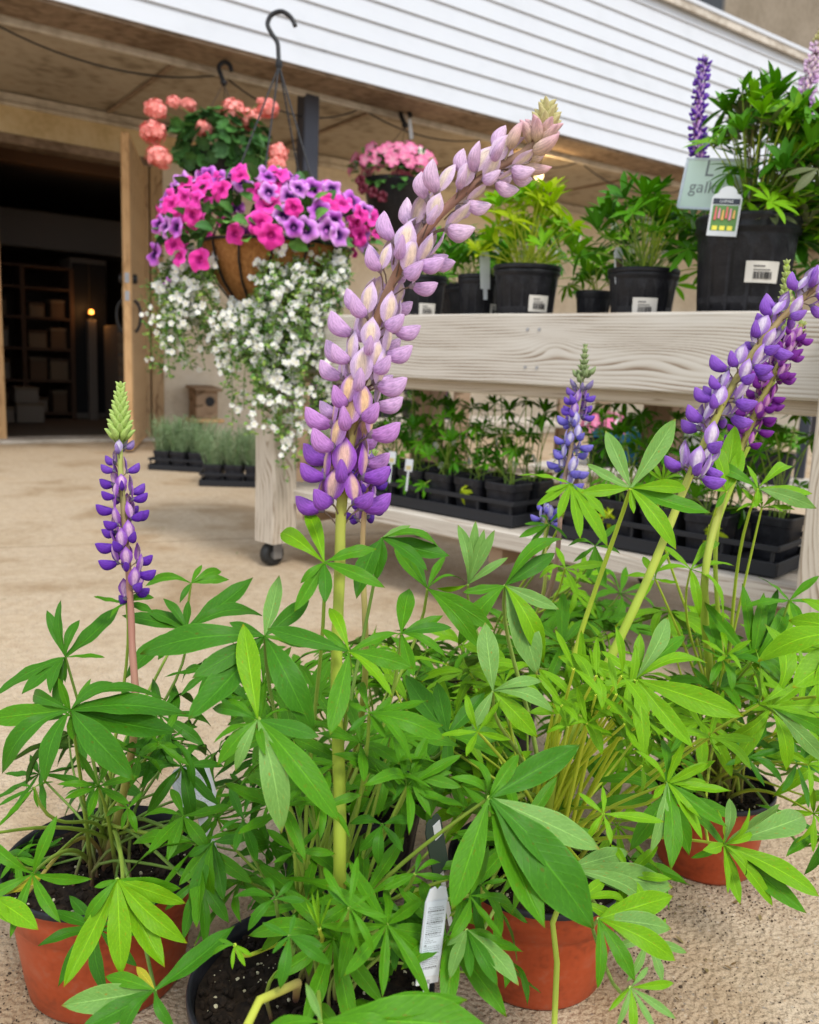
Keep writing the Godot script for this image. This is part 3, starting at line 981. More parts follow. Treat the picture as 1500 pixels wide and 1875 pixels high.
# leaf whose leaflet tips are given as pixels; they lie near the plane through the hub
func hero_leaf(plant: Node3D, root: Vector3, hx: float, hy: float, d: float, n: Vector3, tone: String, tips: Array, wide := 1.0, rad := 0.0016):
	var hub := at(hx, hy, d)
	var nrm := n.normalized()
	var leaf := leaf_stalk(plant, tone, root, hub, nrm, rad)
	var inv := plant.transform.affine_inverse()
	for q in tips:
		var r := at(q[0], q[1], 1.0) - cam_t.origin
		var den := r.dot(nrm)
		var flat := at(q[0], q[1], d)
		var tip := flat
		if absf(den) > 0.12:
			tip = cam_t.origin + r * ((hub - cam_t.origin).dot(nrm) / den)
			var lf := hub.distance_to(flat)
			var lt := hub.distance_to(tip)
			if lt > lf * 1.45 or tip.distance_to(cam_t.origin) < 0.25:
				tip = flat.lerp(tip, clampf(0.45 * lf / maxf(lt, 0.001), 0.0, 0.6))
		var dir := tip - hub
		var ln := dir.length()
		var bas := aim(inv.basis * dir, inv.basis * nrm)
		bas = bas * Basis(Vector3.RIGHT, rf(-0.35, 0.35))
		var w := wide * rf(0.9, 1.15)
		var tn := tone
		if q.size() > 2: tn = q[2]
		elif rng.randf() < 0.12: tn = {"dark": "mid", "mid": "dark", "bright": "mid", "pale": "bright", "yellow": "yellow", "lime": "bright", "bronze": "dark"}[tone]
		leaflet(leaf, tn, Transform3D(Basis(bas.x * ln, bas.y * ln, bas.z * ln * w), inv * hub), -1 if q.size() < 4 else int(q[3]))
	return leaf

# leaf with leaflets all round the hub
func rosette(plant: Node3D, root: Vector3, hub: Vector3, nrm: Vector3, ln: float, n: int, tone: String, cup: float, wide := 1.0):
	var leaf := leaf_stalk(plant, tone, root, hub, nrm, 0.0013)
	var inv := plant.transform.affine_inverse()
	var fr := aim(Vector3(rf(-1, 1), 0.01, rf(-1, 1)), nrm)
	var a0 := rf(0, TAU)
	for k in n:
		var a := a0 + TAU * k / n + rf(-0.1, 0.1)
		var c := cup + rf(-0.15, 0.15)
		var dir := (fr.x * cos(a) + fr.z * sin(a)) * cos(c) + fr.y * sin(c)
		var bas := aim(inv.basis * dir, inv.basis * (nrm + Vector3(0, 0.001, 0)))
		bas = bas * Basis(Vector3.RIGHT, rf(-0.3, 0.3))
		var l := ln * rf(0.8, 1.1)
		leaflet(leaf, tone, Transform3D(Basis(bas.x * l, bas.y * l, bas.z * l * wide), inv * hub))

# whole palmate leaf as one mesh for plants far from the eye: hub at the origin, faces +y, stalk runs down to (0,-1,0)*stem
func palm_mesh(kind: int) -> ArrayMesh:
	var key := "palm%d" % kind
	if mesh_cache.has(key): return mesh_cache[key]
	var r := RandomNumberGenerator.new()
	r.seed = 300 + kind
	var st := st_new()
	var n := 7 + kind % 3
	var cup: float = [0.35, -0.1, 0.75, -0.5, 0.15, 1.0][kind % 6]
	for k in n:
		var a := TAU * k / n + r.randf_range(-0.12, 0.12)
		var l := r.randf_range(0.8, 1.1)
		var c := cup + r.randf_range(-0.2, 0.2)
		var dir := Vector3(cos(a) * cos(c), sin(c), sin(a) * cos(c))
		var bas := aim(dir, Vector3.UP)
		var rows := []
		for i in 7:
			var u := i / 6.0
			var w: float = 0.13 * pow(maxf(sin(PI * pow(u, 1.25)), 0.0), 0.8) if i < 6 else 0.002
			var row := []
			for v in [-1.0, 0.0, 1.0]:
				row.append(bas * Vector3(u * l, -0.16 * u * u + absf(v) * w * 0.3, v * w))
			rows.append(row)
		add_grid(st, rows, [], true, 0)
	st.generate_normals()
	st.generate_tangents()
	mesh_cache[key] = st.commit()
	return mesh_cache[key]

# leaf of a distant plant: node mesh = blades, with its stalk as a sub-part; all local to plant
func far_leaf(plant: Node3D, root: Vector3, hub: Vector3, nrm: Vector3, size: float, tone: String, kind := -1):
	var bas := aim(Vector3(rf(-1, 1), 0.01, rf(-1, 1)), nrm)
	var o := part("leaf", palm_mesh(kind if kind >= 0 else rng.randi() % 6), M[tone + "_top"], plant, Transform3D(bas.scaled_local(Vector3.ONE * size), hub))
	var c: Color = stalk_cols[tone]
	var inv := o.transform.affine_inverse()
	var mid := root.lerp(hub, 0.5) + Vector3(0, root.distance_to(hub) * 0.15, 0)
	var pts := []
	for p in bezier(root, root.lerp(mid, 0.7), mid, hub, 5): pts.append(inv * p)
	part("stalk", tube(pts, rep(0.0013 / size, 6), 5, [c, c, c, c, c, c]), M.stalk, o)

func far_plant(plant: Node3D, y: float, spread: float, height: float, n: int, size: float, tones: Array, low := 0.35, clear := false):
	for k in n:
		var a := TAU * k * 0.618 + rf(-0.3, 0.3)
		var u := (k + 0.5) / n
		var r := spread * sqrt(u) * rf(0.8, 1.1)
		var h := height * lerpf(1.0, low, u * u) * rf(0.85, 1.1)
		var out := Vector3(cos(a), 0, sin(a))
		var hub := Vector3(0, y, 0) + out * r + Vector3(0, h, 0)
		if clear:
			var px := pixel_of(plant.transform * hub)
			if px.x < 1380 and px.y > 255 or px.x < 1330: continue
		var nrm := (Vector3(0, 1, 0) + out * (0.25 + 0.9 * u) + Vector3(rf(-0.3, 0.3), 0, rf(-0.3, 0.3))).normalized()
		far_leaf(plant, Vector3(rf(-0.02, 0.02), y, rf(-0.02, 0.02)), hub, nrm, size * rf(0.8, 1.15), tones[rng.randi() % tones.size()])

# ================================================================ lupine florets
# x points away from the spike, y along it; unit length; vertex colours
func floret_mesh(pal: String, stage: int, variant: int) -> ArrayMesh:
	var key := "floret_%s_%d_%d" % [pal, stage, variant]
	if mesh_cache.has(key): return mesh_cache[key]
	var P: Dictionary = palettes[pal]
	var wing: Color = P.wing[stage]
	var wing2: Color = P.wing_edge[stage]
	var ban: Color = P.banner[stage]
	var ban2: Color = P.eye[stage]
	var r := RandomNumberGenerator.new()
	r.seed = hash(key)
	var st := st_new()
	var open: float = [1.0, 0.72, 0.35][stage] * r.randf_range(0.85, 1.15)
	# wings: a flattened pouch that turns up at the tip
	var rows := []
	var cols := []
	var ns := 10
	var na := 12
	for i in ns + 1:
		var u := float(i) / ns
		var c := Vector3(u * 0.96, -0.10 * sin(PI * u) + 0.10 * u * u, 0)
		var hh := 0.285 * pow(maxf(sin(PI * pow(u, 0.9)), 0.0), 0.6)
		var ww := 0.165 * pow(maxf(sin(PI * pow(u, 0.7)), 0.0), 0.65)
		if i == 0 or i == ns:
			hh = 0.012; ww = 0.01
		var row := []
		var crow := []
		for j in na + 1:
			var t := TAU * j / na
			var yy := sin(t)
			# keel seam along the top: wings meet in a crease
			var seam := 1.0 - 0.35 * pow(maxf(yy, 0.0), 6.0)
			row.append(c + Vector3(-0.10 * yy * sin(PI * u), yy * hh * seam, cos(t) * ww * (1.0 + 0.15 * r.randf_range(-1, 1) * 0.3)))
			var k := clampf(u * 0.9 + 0.25 * yy, 0.0, 1.0)
			crow.append(wing.lerp(wing2, k))
		rows.append(row)
		cols.append(crow)
	add_grid(st, rows, cols, true, 0)
	# banner: a sheet folded round behind the wings, halves swept back
	rows = []
	cols = []
	var lean := lerpf(0.95, 0.22, clampf(open, 0.0, 1.0)) + r.randf_range(-0.15, 0.15)
	var spread := lerpf(0.75, 1.0, open)
	for i in 10:
		var u := i / 9.0
		var up := 0.04 + 0.98 * u
		var c := Vector3(0.06 + up * sin(lean) * 0.9 + 0.14 * sin(PI * u) - 0.06 * u * u, 0.04 + up * cos(lean) * 1.02, 0)
		var w: float = 0.40 * pow(maxf(sin(PI * (0.08 + 0.90 * pow(u, 0.85))), 0.0), 0.8)
		var row := []
		var crow := []
		for j in 9:
			var v := j / 8.0 * 2.0 - 1.0
			var f := v * spread
			row.append(c + Vector3(-(1.0 - cos(f)) * w * 0.95 - 0.05 * (1.0 - absf(v)) * sin(PI * u), 0.04 * absf(v) * sin(u * 5.0), sin(f) * w))
			var inner := (1.0 - smoothstep(0.22, 0.62, absf(v))) * smoothstep(0.98, 0.6, u)
			crow.append(ban.lerp(ban2, inner))
		rows.append(row)
		cols.append(crow)
	add_grid(st, rows, cols, false, 0)
	# calyx and stalk
	var g := Color(0.22, 0.24, 0.12).lerp(wing, 0.35)
	add_tube(st, [Vector3(-0.07, -0.03, 0), Vector3(0.02, 0.0, 0), Vector3(0.15, 0.03, 0), Vector3(0.27, 0.05, 0)], [0.05, 0.11, 0.13, 0.02], 8, [g, g, g, g * 1.2])
	var sk := Color(0.24, 0.17, 0.12)
	add_tube(st, [Vector3(-0.62, -0.30, 0), Vector3(-0.28, -0.08, 0), Vector3(-0.05, -0.02, 0)], [0.026, 0.026, 0.034], 5, [sk, sk, sk])
	st.generate_normals()
	mesh_cache[key] = st.commit()
	return mesh_cache[key]

func bud_mesh(pal: String, stage: int) -> ArrayMesh:
	var key := "bud_%s_%d" % [pal, stage]
	if mesh_cache.has(key): return mesh_cache[key]
	var P: Dictionary = palettes[pal]
	var a: Color = P.bud[stage]
	var b: Color = P.bud_tip[stage]
	var st := st_new()
	var pts := []
	var rad := []
	var cols := []
	for i in 9:
		var u := i / 8.0
		pts.append(Vector3(u * 0.9, 0.30 * u * u - 0.05 * sin(PI * u), 0))
		rad.append(0.02 + 0.20 * pow(sin(PI * pow(u, 0.8)), 0.8) if i < 8 else 0.01)
		cols.append(a.lerp(b, u))
	add_tube(st, pts, rad, 8, cols)
	add_tube(st, [Vector3(-0.35, -0.12, 0), Vector3(0.02, 0, 0)], [0.035, 0.05], 5, [a * 0.7, a * 0.7])
	st.generate_normals()
	mesh_cache[key] = st.commit()
	return mesh_cache[key]

var palettes := {
	"lilac": {"wing": [Color(0.51, 0.21, 0.60), Color(0.63, 0.37, 0.68), Color(0.72, 0.48, 0.72)], "wing_edge": [Color(0.70, 0.37, 0.72), Color(0.80, 0.55, 0.78), Color(0.86, 0.66, 0.76)], "banner": [Color(0.62, 0.34, 0.72), Color(0.76, 0.58, 0.80), Color(0.78, 0.60, 0.74)], "eye": [Color(0.95, 0.66, 0.34), Color(0.92, 0.76, 0.54), Color(0.86, 0.74, 0.56)], "bud": [Color(0.50, 0.52, 0.16), Color(0.72, 0.60, 0.34)], "bud_tip": [Color(0.66, 0.60, 0.28), Color(0.80, 0.48, 0.52)]},
	"lilac_deep": {"wing": [Color(0.24, 0.055, 0.47), Color(0.30, 0.10, 0.54), Color(0.42, 0.2, 0.6)], "wing_edge": [Color(0.40, 0.15, 0.60), Color(0.5, 0.24, 0.64), Color(0.6, 0.4, 0.7)], "banner": [Color(0.34, 0.10, 0.54), Color(0.46, 0.2, 0.6), Color(0.6, 0.4, 0.7)], "eye": [Color(0.80, 0.52, 0.40), Color(0.78, 0.56, 0.46), Color(0.8, 0.66, 0.5)], "bud": [Color(0.30, 0.36, 0.12), Color(0.4, 0.3, 0.4)], "bud_tip": [Color(0.4, 0.45, 0.2), Color(0.5, 0.3, 0.5)]},
	"violet": {"wing": [Color(0.10, 0.018, 0.34), Color(0.14, 0.04, 0.40), Color(0.26, 0.16, 0.48)], "wing_edge": [Color(0.17, 0.05, 0.44), Color(0.22, 0.09, 0.5), Color(0.4, 0.3, 0.55)], "banner": [Color(0.30, 0.10, 0.48), Color(0.3, 0.16, 0.5), Color(0.46, 0.38, 0.6)], "eye": [Color(0.74, 0.48, 0.66), Color(0.72, 0.52, 0.7), Color(0.66, 0.62, 0.7)], "bud": [Color(0.40, 0.60, 0.11), Color(0.56, 0.60, 0.50)], "bud_tip": [Color(0.52, 0.72, 0.20), Color(0.28, 0.2, 0.5)]},
	"purple": {"wing": [Color(0.20, 0.06, 0.48), Color(0.26, 0.09, 0.52), Color(0.36, 0.2, 0.6)], "wing_edge": [Color(0.33, 0.14, 0.60), Color(0.4, 0.2, 0.64), Color(0.5, 0.34, 0.68)], "banner": [Color(0.42, 0.24, 0.62), Color(0.5, 0.32, 0.66), Color(0.6, 0.5, 0.72)], "eye": [Color(0.82, 0.74, 0.80), Color(0.82, 0.76, 0.82), Color(0.8, 0.76, 0.8)], "bud": [Color(0.38, 0.52, 0.12), Color(0.5, 0.4, 0.5)], "bud_tip": [Color(0.5, 0.6, 0.2), Color(0.5, 0.3, 0.6)]},
	"magenta": {"wing": [Color(0.14, 0.008, 0.22), Color(0.17, 0.015, 0.27), Color(0.22, 0.03, 0.32)], "wing_edge": [Color(0.24, 0.03, 0.33), Color(0.28, 0.05, 0.37), Color(0.3, 0.1, 0.4)], "banner": [Color(0.32, 0.06, 0.38), Color(0.36, 0.1, 0.42), Color(0.4, 0.2, 0.46)], "eye": [Color(0.66, 0.32, 0.50), Color(0.66, 0.40, 0.55), Color(0.66, 0.5, 0.6)], "bud": [Color(0.38, 0.52, 0.12), Color(0.4, 0.2, 0.4)], "bud_tip": [Color(0.5, 0.6, 0.2), Color(0.3, 0.08, 0.4)]},
	"blue": {"wing": [Color(0.13, 0.11, 0.56), Color(0.13, 0.06, 0.48), Color(0.16, 0.07, 0.42)], "wing_edge": [Color(0.26, 0.22, 0.64), Color(0.2, 0.1, 0.54), Color(0.24, 0.14, 0.5)], "banner": [Color(0.34, 0.30, 0.66), Color(0.3, 0.14, 0.54), Color(0.3, 0.2, 0.5)], "eye": [Color(0.78, 0.74, 0.82), Color(0.74, 0.50, 0.72), Color(0.6, 0.45, 0.6)], "bud": [Color(0.24, 0.34, 0.12), Color(0.32, 0.30, 0.42)], "bud_tip": [Color(0.32, 0.42, 0.18), Color(0.26, 0.2, 0.42)]},
}

# flower spike along world points; florets from t0 to t1 (share of the length), buds above
func spike(plant: Node3D, path: Array, r0: float, r1: float, stem_cols: Array, pal: String, t0: float, t1: float, gap: float, per: int, s0: float, s1: float, opt := {}):
	var inv := plant.transform.affine_inverse()
	var cv := Curve3D.new()
	cv.bake_interval = 0.004
	for i in path.size():
		var a: Vector3 = path[maxi(i - 1, 0)]
		var b: Vector3 = path[mini(i + 1, path.size() - 1)]
		var h := (b - a) / 6.0
		cv.add_point(inv * path[i], -(inv.basis * h), inv.basis * h)
	var ln := cv.get_baked_length()
	var pts := []
	var rad := []
	var cols := []
	var nn := 44
	for i in nn + 1:
		var u := float(i) / nn
		pts.append(cv.sample_baked(u * ln, true))
		rad.append(lerpf(r0, r1, u) * (1.0 + 0.05 * sin(i * 2.3)))
		var f := u * (stem_cols.size() - 1)
		var k := mini(int(f), stem_cols.size() - 2)
		cols.append(stem_cols[k].lerp(stem_cols[k + 1], f - k))
	var sp := part("flower_spike", tube(pts, rad, 10, cols), M.stalk, plant)
	rng.seed = opt.get("seed", 77) + hash(pal)
	if opt.has("from_row"):        # florets begin where the spike crosses this picture row
		for i in 400:
			if pixel_of(plant.transform * cv.sample_baked(ln * i / 400.0, true)).y < opt.from_row:
				t0 = i / 400.0
				break
	var s := t0 * ln
	var end := t1 * ln
	var whorl := 0
	var skip: float = opt.get("skip", 0.1)
	while s < end:
		var h := (s - t0 * ln) / maxf(end - t0 * ln, 0.001)
		var p := cv.sample_baked(s, true)
		var tan := (cv.sample_baked(minf(s + 0.01, ln), true) - cv.sample_baked(maxf(s - 0.01, 0), true)).normalized()
		var side := tan.cross(Vector3(0.3, 0.2, 0.9)).normalized()
		var fw := tan.cross(side)
		var size := lerpf(s0, s1, h)
		for k in per:
			if rng.randf() < skip: continue
			var a := TAU * (k + 0.5 * (whorl % 2)) / per + rf(-0.22, 0.22)
			var out := side * cos(a) + fw * sin(a)
			var rise: float = lerpf(opt.get("rise0", 0.18), opt.get("rise1", 0.8), h * h) + rf(-0.12, 0.12)
			var x := (out + tan * rise).normalized()
			var yv: Vector3 = (tan * 0.7 + Vector3.UP * opt.get("lift", 0.5)).normalized()
			var bas := aim(x, yv)
			var q: Vector3 = p + tan * rf(-0.4, 0.4) * gap + out * (rad[0] * 0.5 + size * (opt.get("off", 0.36) if h < 0.8 else 0.22))
			var sz := size * rf(0.85, 1.12)
			var tr := Transform3D(Basis(bas.x * sz, bas.y * sz, bas.z * sz), q)
			if h < opt.get("open", 0.86):
				var stage := 0 if h < opt.get("st1", 0.4) + rf(-0.06, 0.06) else (1 if h < opt.get("st2", 0.72) + rf(-0.05, 0.05) else 2)
				var pl := pal
				if opt.has("low_pal") and h < opt.low_cut + rf(-0.05, 0.05): pl = opt.low_pal
				part("floret", floret_mesh(pl, stage, rng.randi() % 3), M.petal, sp, tr)
			else:
				part("bud", bud_mesh(pal, 1 if h < opt.get("bud1", 0.95) else 0), M.petal, sp, tr)
		s += gap * lerpf(1.0, opt.get("tight", 0.6), h)
		whorl += 1
	# packed bud cone at the tip
	var tip0 := end
	var rows: int = opt.get("cone_rows", 8)
	for i in rows:
		var u := (i + 0.5) / rows
		var p := cv.sample_baked(lerpf(tip0, ln, u), true)
		var tan := (cv.sample_baked(ln, true) - cv.sample_baked(maxf(ln - 0.02, 0), true)).normalized()
		var side := tan.cross(Vector3(0.3, 0.2, 0.9)).normalized()
		var fw := tan.cross(side)
		var n := 6 if u < 0.8 else 4
		for k in n:
			var a := TAU * (k + 0.5 * (i % 2)) / n
			var out := side * cos(a) + fw * sin(a)
			var bas := aim(out * lerpf(0.42, 0.12, u) + tan, out)
			var sz: float = opt.get("cone", 0.011) * lerpf(1.0, 0.55, u)
			part("bud", bud_mesh(pal, 1 if (u < opt.get("cone_pale", 0.0)) else 0), M.petal, sp, Transform3D(Basis(bas.x * sz, bas.y * sz, bas.z * sz * 1.15), p + out * opt.get("cone_r", 0.003) * lerpf(1.0, 0.2, u)))
	return sp

# ================================================================ plants on the bench
func bench_pot(s: float, z: float, r: float, h: float, label: String, called := "potted_lupine", group := "") -> Node3D:
	var p: Vector3 = bench_t * Vector3(s, 0.663, z)
	var o := thing(called, label, "potted plant", Transform3D(Basis(), p), group)
	black_pot(o, r, h)
	soil(o, r * 0.93, h * 0.9, 60)
	return o

func cam_angle(o: Node3D, off: float) -> float:
	return atan2(-o.position.x, -o.position.z) + asin(clampf(off, -1, 1))

func build_bench_plants():
	# front row
	var a := bench_pot(0.0, -0.13, 0.06, 0.14, "black pot with a price sticker behind the lilac flower spike at the bench end")
	sticker(a.get_node("pot"), 0.056, cam_angle(a, 0.2), 0.055, 0.04, 0.03)
	far_plant(a, 0.12, 0.09, 0.10, 12, 0.05, ["mid", "dark"])
	a = bench_pot(0.158, -0.16, 0.055, 0.14, "narrow black pot of low green lupine with a pale tag")
	sticker(a.get_node("pot"), 0.051, cam_angle(a, 0.75), 0.055, 0.03, 0.03)
	far_plant(a, 0.12, 0.075, 0.085, 12, 0.042, ["mid", "dark", "mid"])
	a = bench_pot(0.318, -0.13, 0.078, 0.151, "black pot of chartreuse yellow green lupine foliage on the bench")
	sticker(a.get_node("pot"), 0.0705, cam_angle(a, 0.42), 0.064, 0.046, 0.036)
	far_plant(a, 0.13, 0.125, 0.165, 40, 0.055, ["lime", "lime", "bright"], 0.2)
	a = bench_pot(0.445, -0.22, 0.042, 0.10, "small black pot between the chartreuse lupine and the sticker pot")
	far_plant(a, 0.085, 0.06, 0.07, 10, 0.035, ["mid", "bright"])
	a = bench_pot(0.612, -0.13, 0.074, 0.131, "black pot of fresh green lupine beside the big black pot")
	sticker(a.get_node("pot"), 0.067, cam_angle(a, 0.12), 0.052, 0.048, 0.036)
	far_plant(a, 0.11, 0.13, 0.16, 34, 0.055, ["mid", "mid", "bright", "dark"], 0.25)
	var big := bench_pot(0.822, -0.13, 0.0975, 0.216, "large black ribbed pot of bushy lupine with a picture tag")
	sticker(big.get_node("pot"), 0.089, cam_angle(big, 0.36), 0.110, 0.06, 0.038)
	far_plant(big, 0.19, 0.17, 0.22, 90, 0.058, ["mid", "dark", "mid", "bronze", "bright"], 0.0, true)
	for q in [[1352, 305, 1.58], [1378, 340, 1.56], [1366, 368, 1.57], [1335, 318, 1.6], [1345, 285, 1.6], [1320, 265, 1.62], [1400, 380, 1.56], [1430, 360, 1.55], [1300, 262, 1.68], [1462, 330, 1.54], [1490, 300, 1.54]]:
		var hb: Vector3 = big.transform.affine_inverse() * at(q[0], q[1], q[2])
		far_leaf(big, Vector3(0.0, 0.19, 0.01), hb, Vector3(rf(-0.5, 0.2), 1, rf(0.3, 0.9)), rf(0.045, 0.058), ["mid", "bright", "bronze", "mid"][rng.randi() % 4], [0, 1, 4][rng.randi() % 3])
	for k in 54:
		var ang := rf(0.1, 1.7)
		far_leaf(big, Vector3(0.02, 0.19, 0), Vector3(sin(ang) * rf(0.08, 0.23), rf(0.17, 0.40), cos(ang) * 0.10 - 0.03), Vector3(rf(-0.5, 0.5), 1, rf(0.0, 1)), rf(0.05, 0.07), ["mid", "dark", "bright", "bronze"][rng.randi() % 4])
	var st := [Color(0.30, 0.26, 0.14), Color(0.34, 0.22, 0.16), Color(0.26, 0.18, 0.2)]
	spike(big, [at(1290, 400, 1.72), at(1280, 300, 1.74), at(1279, 200, 1.75), at(1292, 103, 1.75)], 0.004, 0.002, st, "violet", 0.34, 0.97, 0.013, 6, 0.0155, 0.012, {"open": 1.1, "st1": 0.7, "st2": 0.99, "cone_rows": 2, "cone": 0.008, "rise0": 0.1, "rise1": 0.5, "skip": 0.12})
	spike(big, [at(1440, 380, 1.66), at(1465, 240, 1.68), at(1482, 140, 1.68), at(1508, 40, 1.68)], 0.004, 0.002, st, "lilac", 0.42, 0.9, 0.014, 6, 0.017, 0.011, {"open": 0.95, "st1": 0.35, "st2": 0.6, "cone_rows": 5, "cone": 0.010, "skip": 0.08})
	# back row
	var back := [[-0.10, -0.42, "dark green lupine in a black pot at the back of the bench end"], [0.12, -0.42, "lupine with small pale flowers behind the narrow black pot"], [0.48, -0.40, "feathery green plant behind the small black pot"], [0.70, -0.42, "leafy green lupine in the back row beside the paper sign"], [0.98, -0.34, "lupine in the back row behind the big black pot"], [1.2, -0.2, "lupine in a black pot at the far end of the bench"]]
	for i in back.size():
		var q: Array = back[i]
		var o := bench_pot(q[0], q[1], 0.075, 0.15, q[2])
		far_plant(o, 0.12, 0.15, 0.17, 30, 0.052, [["dark", "mid"], ["mid", "dark"], ["bright", "mid"], ["mid", "dark"], ["mid", "dark", "bronze"], ["mid", "dark"]][i], 0.1)
		if i == 1 or i == 2:
			for k in 34:
				var an := rf(0, TAU)
				var rr := rf(0.03, 0.14)
				part("small_flower", small_flower(), M.flower, o, Transform3D(Basis.from_euler(Vector3(rf(0.3, 1.4), rf(-1, 1), 0)).scaled(Vector3.ONE * 0.010), Vector3(cos(an) * rr, 0.17 + rf(0, 0.13), sin(an) * rr)))
	# paper sign on a stake
	var sg := thing("paper_sign", "pale green paper sign with handwriting standing behind the big black pot", "sign", Transform3D(Basis.from_euler(Vector3(-0.12, -0.5, -0.10)), at(1313, 338, 1.665)))
	part("card", bbox(0.13, 0.09, 0.002, 0.0005), mat(0.62, 0.76, 0.68, 0.6), sg)
	part("sleeve_edge", bbox(0.006, 0.1, 0.004, 0.001), mat(0.62, 0.68, 0.76, 0.3), sg, pos(-0.066, 0, 0))
	part("sleeve_edge", bbox(0.138, 0.005, 0.004, 0.001), mat(0.62, 0.68, 0.76, 0.3), sg, pos(0, -0.0475, 0))
	part("sleeve_edge", bbox(0.138, 0.005, 0.004, 0.001), mat(0.62, 0.68, 0.76, 0.3), sg, pos(0, 0.0475, 0))
	part("stake", bbox(0.006, 0.22, 0.003, 0.001), mat(0.6, 0.6, 0.6, 0.5), sg, pos(0.02, -0.15, -0.004))
	for w in [["L", 0.036, Vector3(-0.030, 0.005, 0.0016)], ["gallo", 0.024, Vector3(-0.052, -0.024, 0.0016)]]:
		var tm := TextMesh.new()
		var f := SystemFont.new()
		f.font_names = PackedStringArray(["Droid Sans"])
		f.font_italic = true
		tm.font = f
		tm.text = w[0]
		tm.font_size = 32
		tm.pixel_size = w[1] / 28.0
		tm.depth = 0.0006
		tm.horizontal_alignment = HORIZONTAL_ALIGNMENT_LEFT
		tm.vertical_alignment = VERTICAL_ALIGNMENT_BOTTOM
		part("lettering", tm, mat(0.22, 0.25, 0.26, 0.7), sg, pos(w[2].x, w[2].y, w[2].z))
	# picture tag in the big pot
	var tg := thing("plant_tag", "white arched plant tag with a picture of pink lupines in the big pot", "plant tag", Transform3D(Basis.from_euler(Vector3(-0.1, -0.35, -0.06)), at(1329, 381, 1.545)))
	var out := PackedVector2Array([Vector2(-0.026, -0.05), Vector2(0.026, -0.05), Vector2(0.026, 0.018), Vector2(0.022, 0.024), Vector2(0.016, 0.026)])
	for k in 9: out.append(Vector2(cos(PI * k / 8.0) * 0.016, 0.026 + sin(PI * k / 8.0) * 0.013))
	out.append_array([Vector2(-0.022, 0.024), Vector2(-0.026, 0.018)])
	part("card", slab(out, 0.0012), M.tag_white, tg)
	part("picture", bbox(0.044, 0.045, 0.0006, 0.0001), mat(0.10, 0.22, 0.06, 0.5), tg, pos(0, -0.018, 0.0009))
	for k in 6:
		part("picture_flower", tube([Vector3(-0.016 + k * 0.0064, -0.022 + 0.003 * (k % 2), 0.001), Vector3(-0.016 + k * 0.0064, 0.002 - 0.003 * (k % 3), 0.001)], [0.0028, 0.0016], 5), [mat(0.62, 0.14, 0.14, 0.5), mat(0.66, 0.26, 0.36, 0.5), mat(0.7, 0.4, 0.12, 0.5)][k % 3], tg)
	for k in 3: part("picture_flower", bbox(0.009, 0.008, 0.0006, 0.0002), mat(0.75, 0.68, 0.08, 0.5), tg, pos(-0.014 + 0.013 * k, -0.036, 0.0013))
	part("title_band", bbox(0.046, 0.010, 0.0006, 0.0001), mat(0.03, 0.035, 0.05, 0.5), tg, pos(0, 0.0115, 0.0011))
	var tm2 := TextMesh.new()
	tm2.text = "LUPINE"
	tm2.font_size = 24
	tm2.pixel_size = 0.00028
	tm2.depth = 0.0004
	part("lettering", tm2, M.tag_white, tg, pos(0, 0.0115, 0.0017))
	# two plain tags further along
	tg = thing("plant_tag", "blank pale grey plant tag stuck in the narrow black pot", "plant tag", Transform3D(Basis.from_euler(Vector3(-0.1, 0.3, 0.04)), at(888, 482, 2.02)))
	part("card", slab(PackedVector2Array([Vector2(-0.012, -0.06), Vector2(0.012, -0.06), Vector2(0.013, 0.012), Vector2(0.008, 0.026), Vector2(0, 0.03), Vector2(-0.008, 0.026), Vector2(-0.013, 0.012)]), 0.0012), M.tag_white, tg)
	part("tip", bbox(0.01, 0.03, 0.001, 0.0003), M.tag_white, tg, pos(0, -0.07, 0))
	tg = thing("plant_tag", "narrow picture tag in the pot of fresh green lupine", "plant tag", Transform3D(Basis.from_euler(Vector3(-0.1, 0.9, 0.06)), at(1133, 475, 1.76)))
	part("card", slab(PackedVector2Array([Vector2(-0.02, -0.05), Vector2(0.02, -0.05), Vector2(0.02, 0.012), Vector2(0.01, 0.024), Vector2(-0.01, 0.024), Vector2(-0.02, 0.012)]), 0.0012), M.tag_white, tg)
	part("picture", bbox(0.03, 0.04, 0.0006, 0.0001), mat(0.12, 0.08, 0.05, 0.5), tg, pos(0, -0.018, 0.0009))

func slab(pts: PackedVector2Array, th: float) -> ArrayMesh:
	var st := st_new()
	st.set_smooth_group(-1)
	var idx := Geometry2D.triangulate_polygon(pts)
	for s in [1.0, -1.0]:
		for i in range(0, idx.size(), 3):
			var o := [idx[i], idx[i + 1], idx[i + 2]]
			var a := pts[o[0]]; var b := pts[o[1]]; var c := pts[o[2]]
			var ccw := (b - a).cross(c - a) > 0
			if ccw == (s > 0): o.reverse()
			for k in o:
				st.set_uv(Vector2(pts[k].x * 10.0 + 0.5, 0.5 - pts[k].y * 10.0))
				st.add_vertex(Vector3(pts[k].x, pts[k].y, s * th / 2))
	for i in pts.size():
		var a := pts[i]
		var b := pts[(i + 1) % pts.size()]
		var q := [Vector3(a.x, a.y, th / 2), Vector3(b.x, b.y, th / 2), Vector3(b.x, b.y, -th / 2), Vector3(a.x, a.y, -th / 2)]
		for k in [0, 1, 2, 0, 2, 3]:
			st.set_uv(Vector2(0.01, 0.01))
			st.add_vertex(q[k])
	st.generate_normals()
	return st.commit()

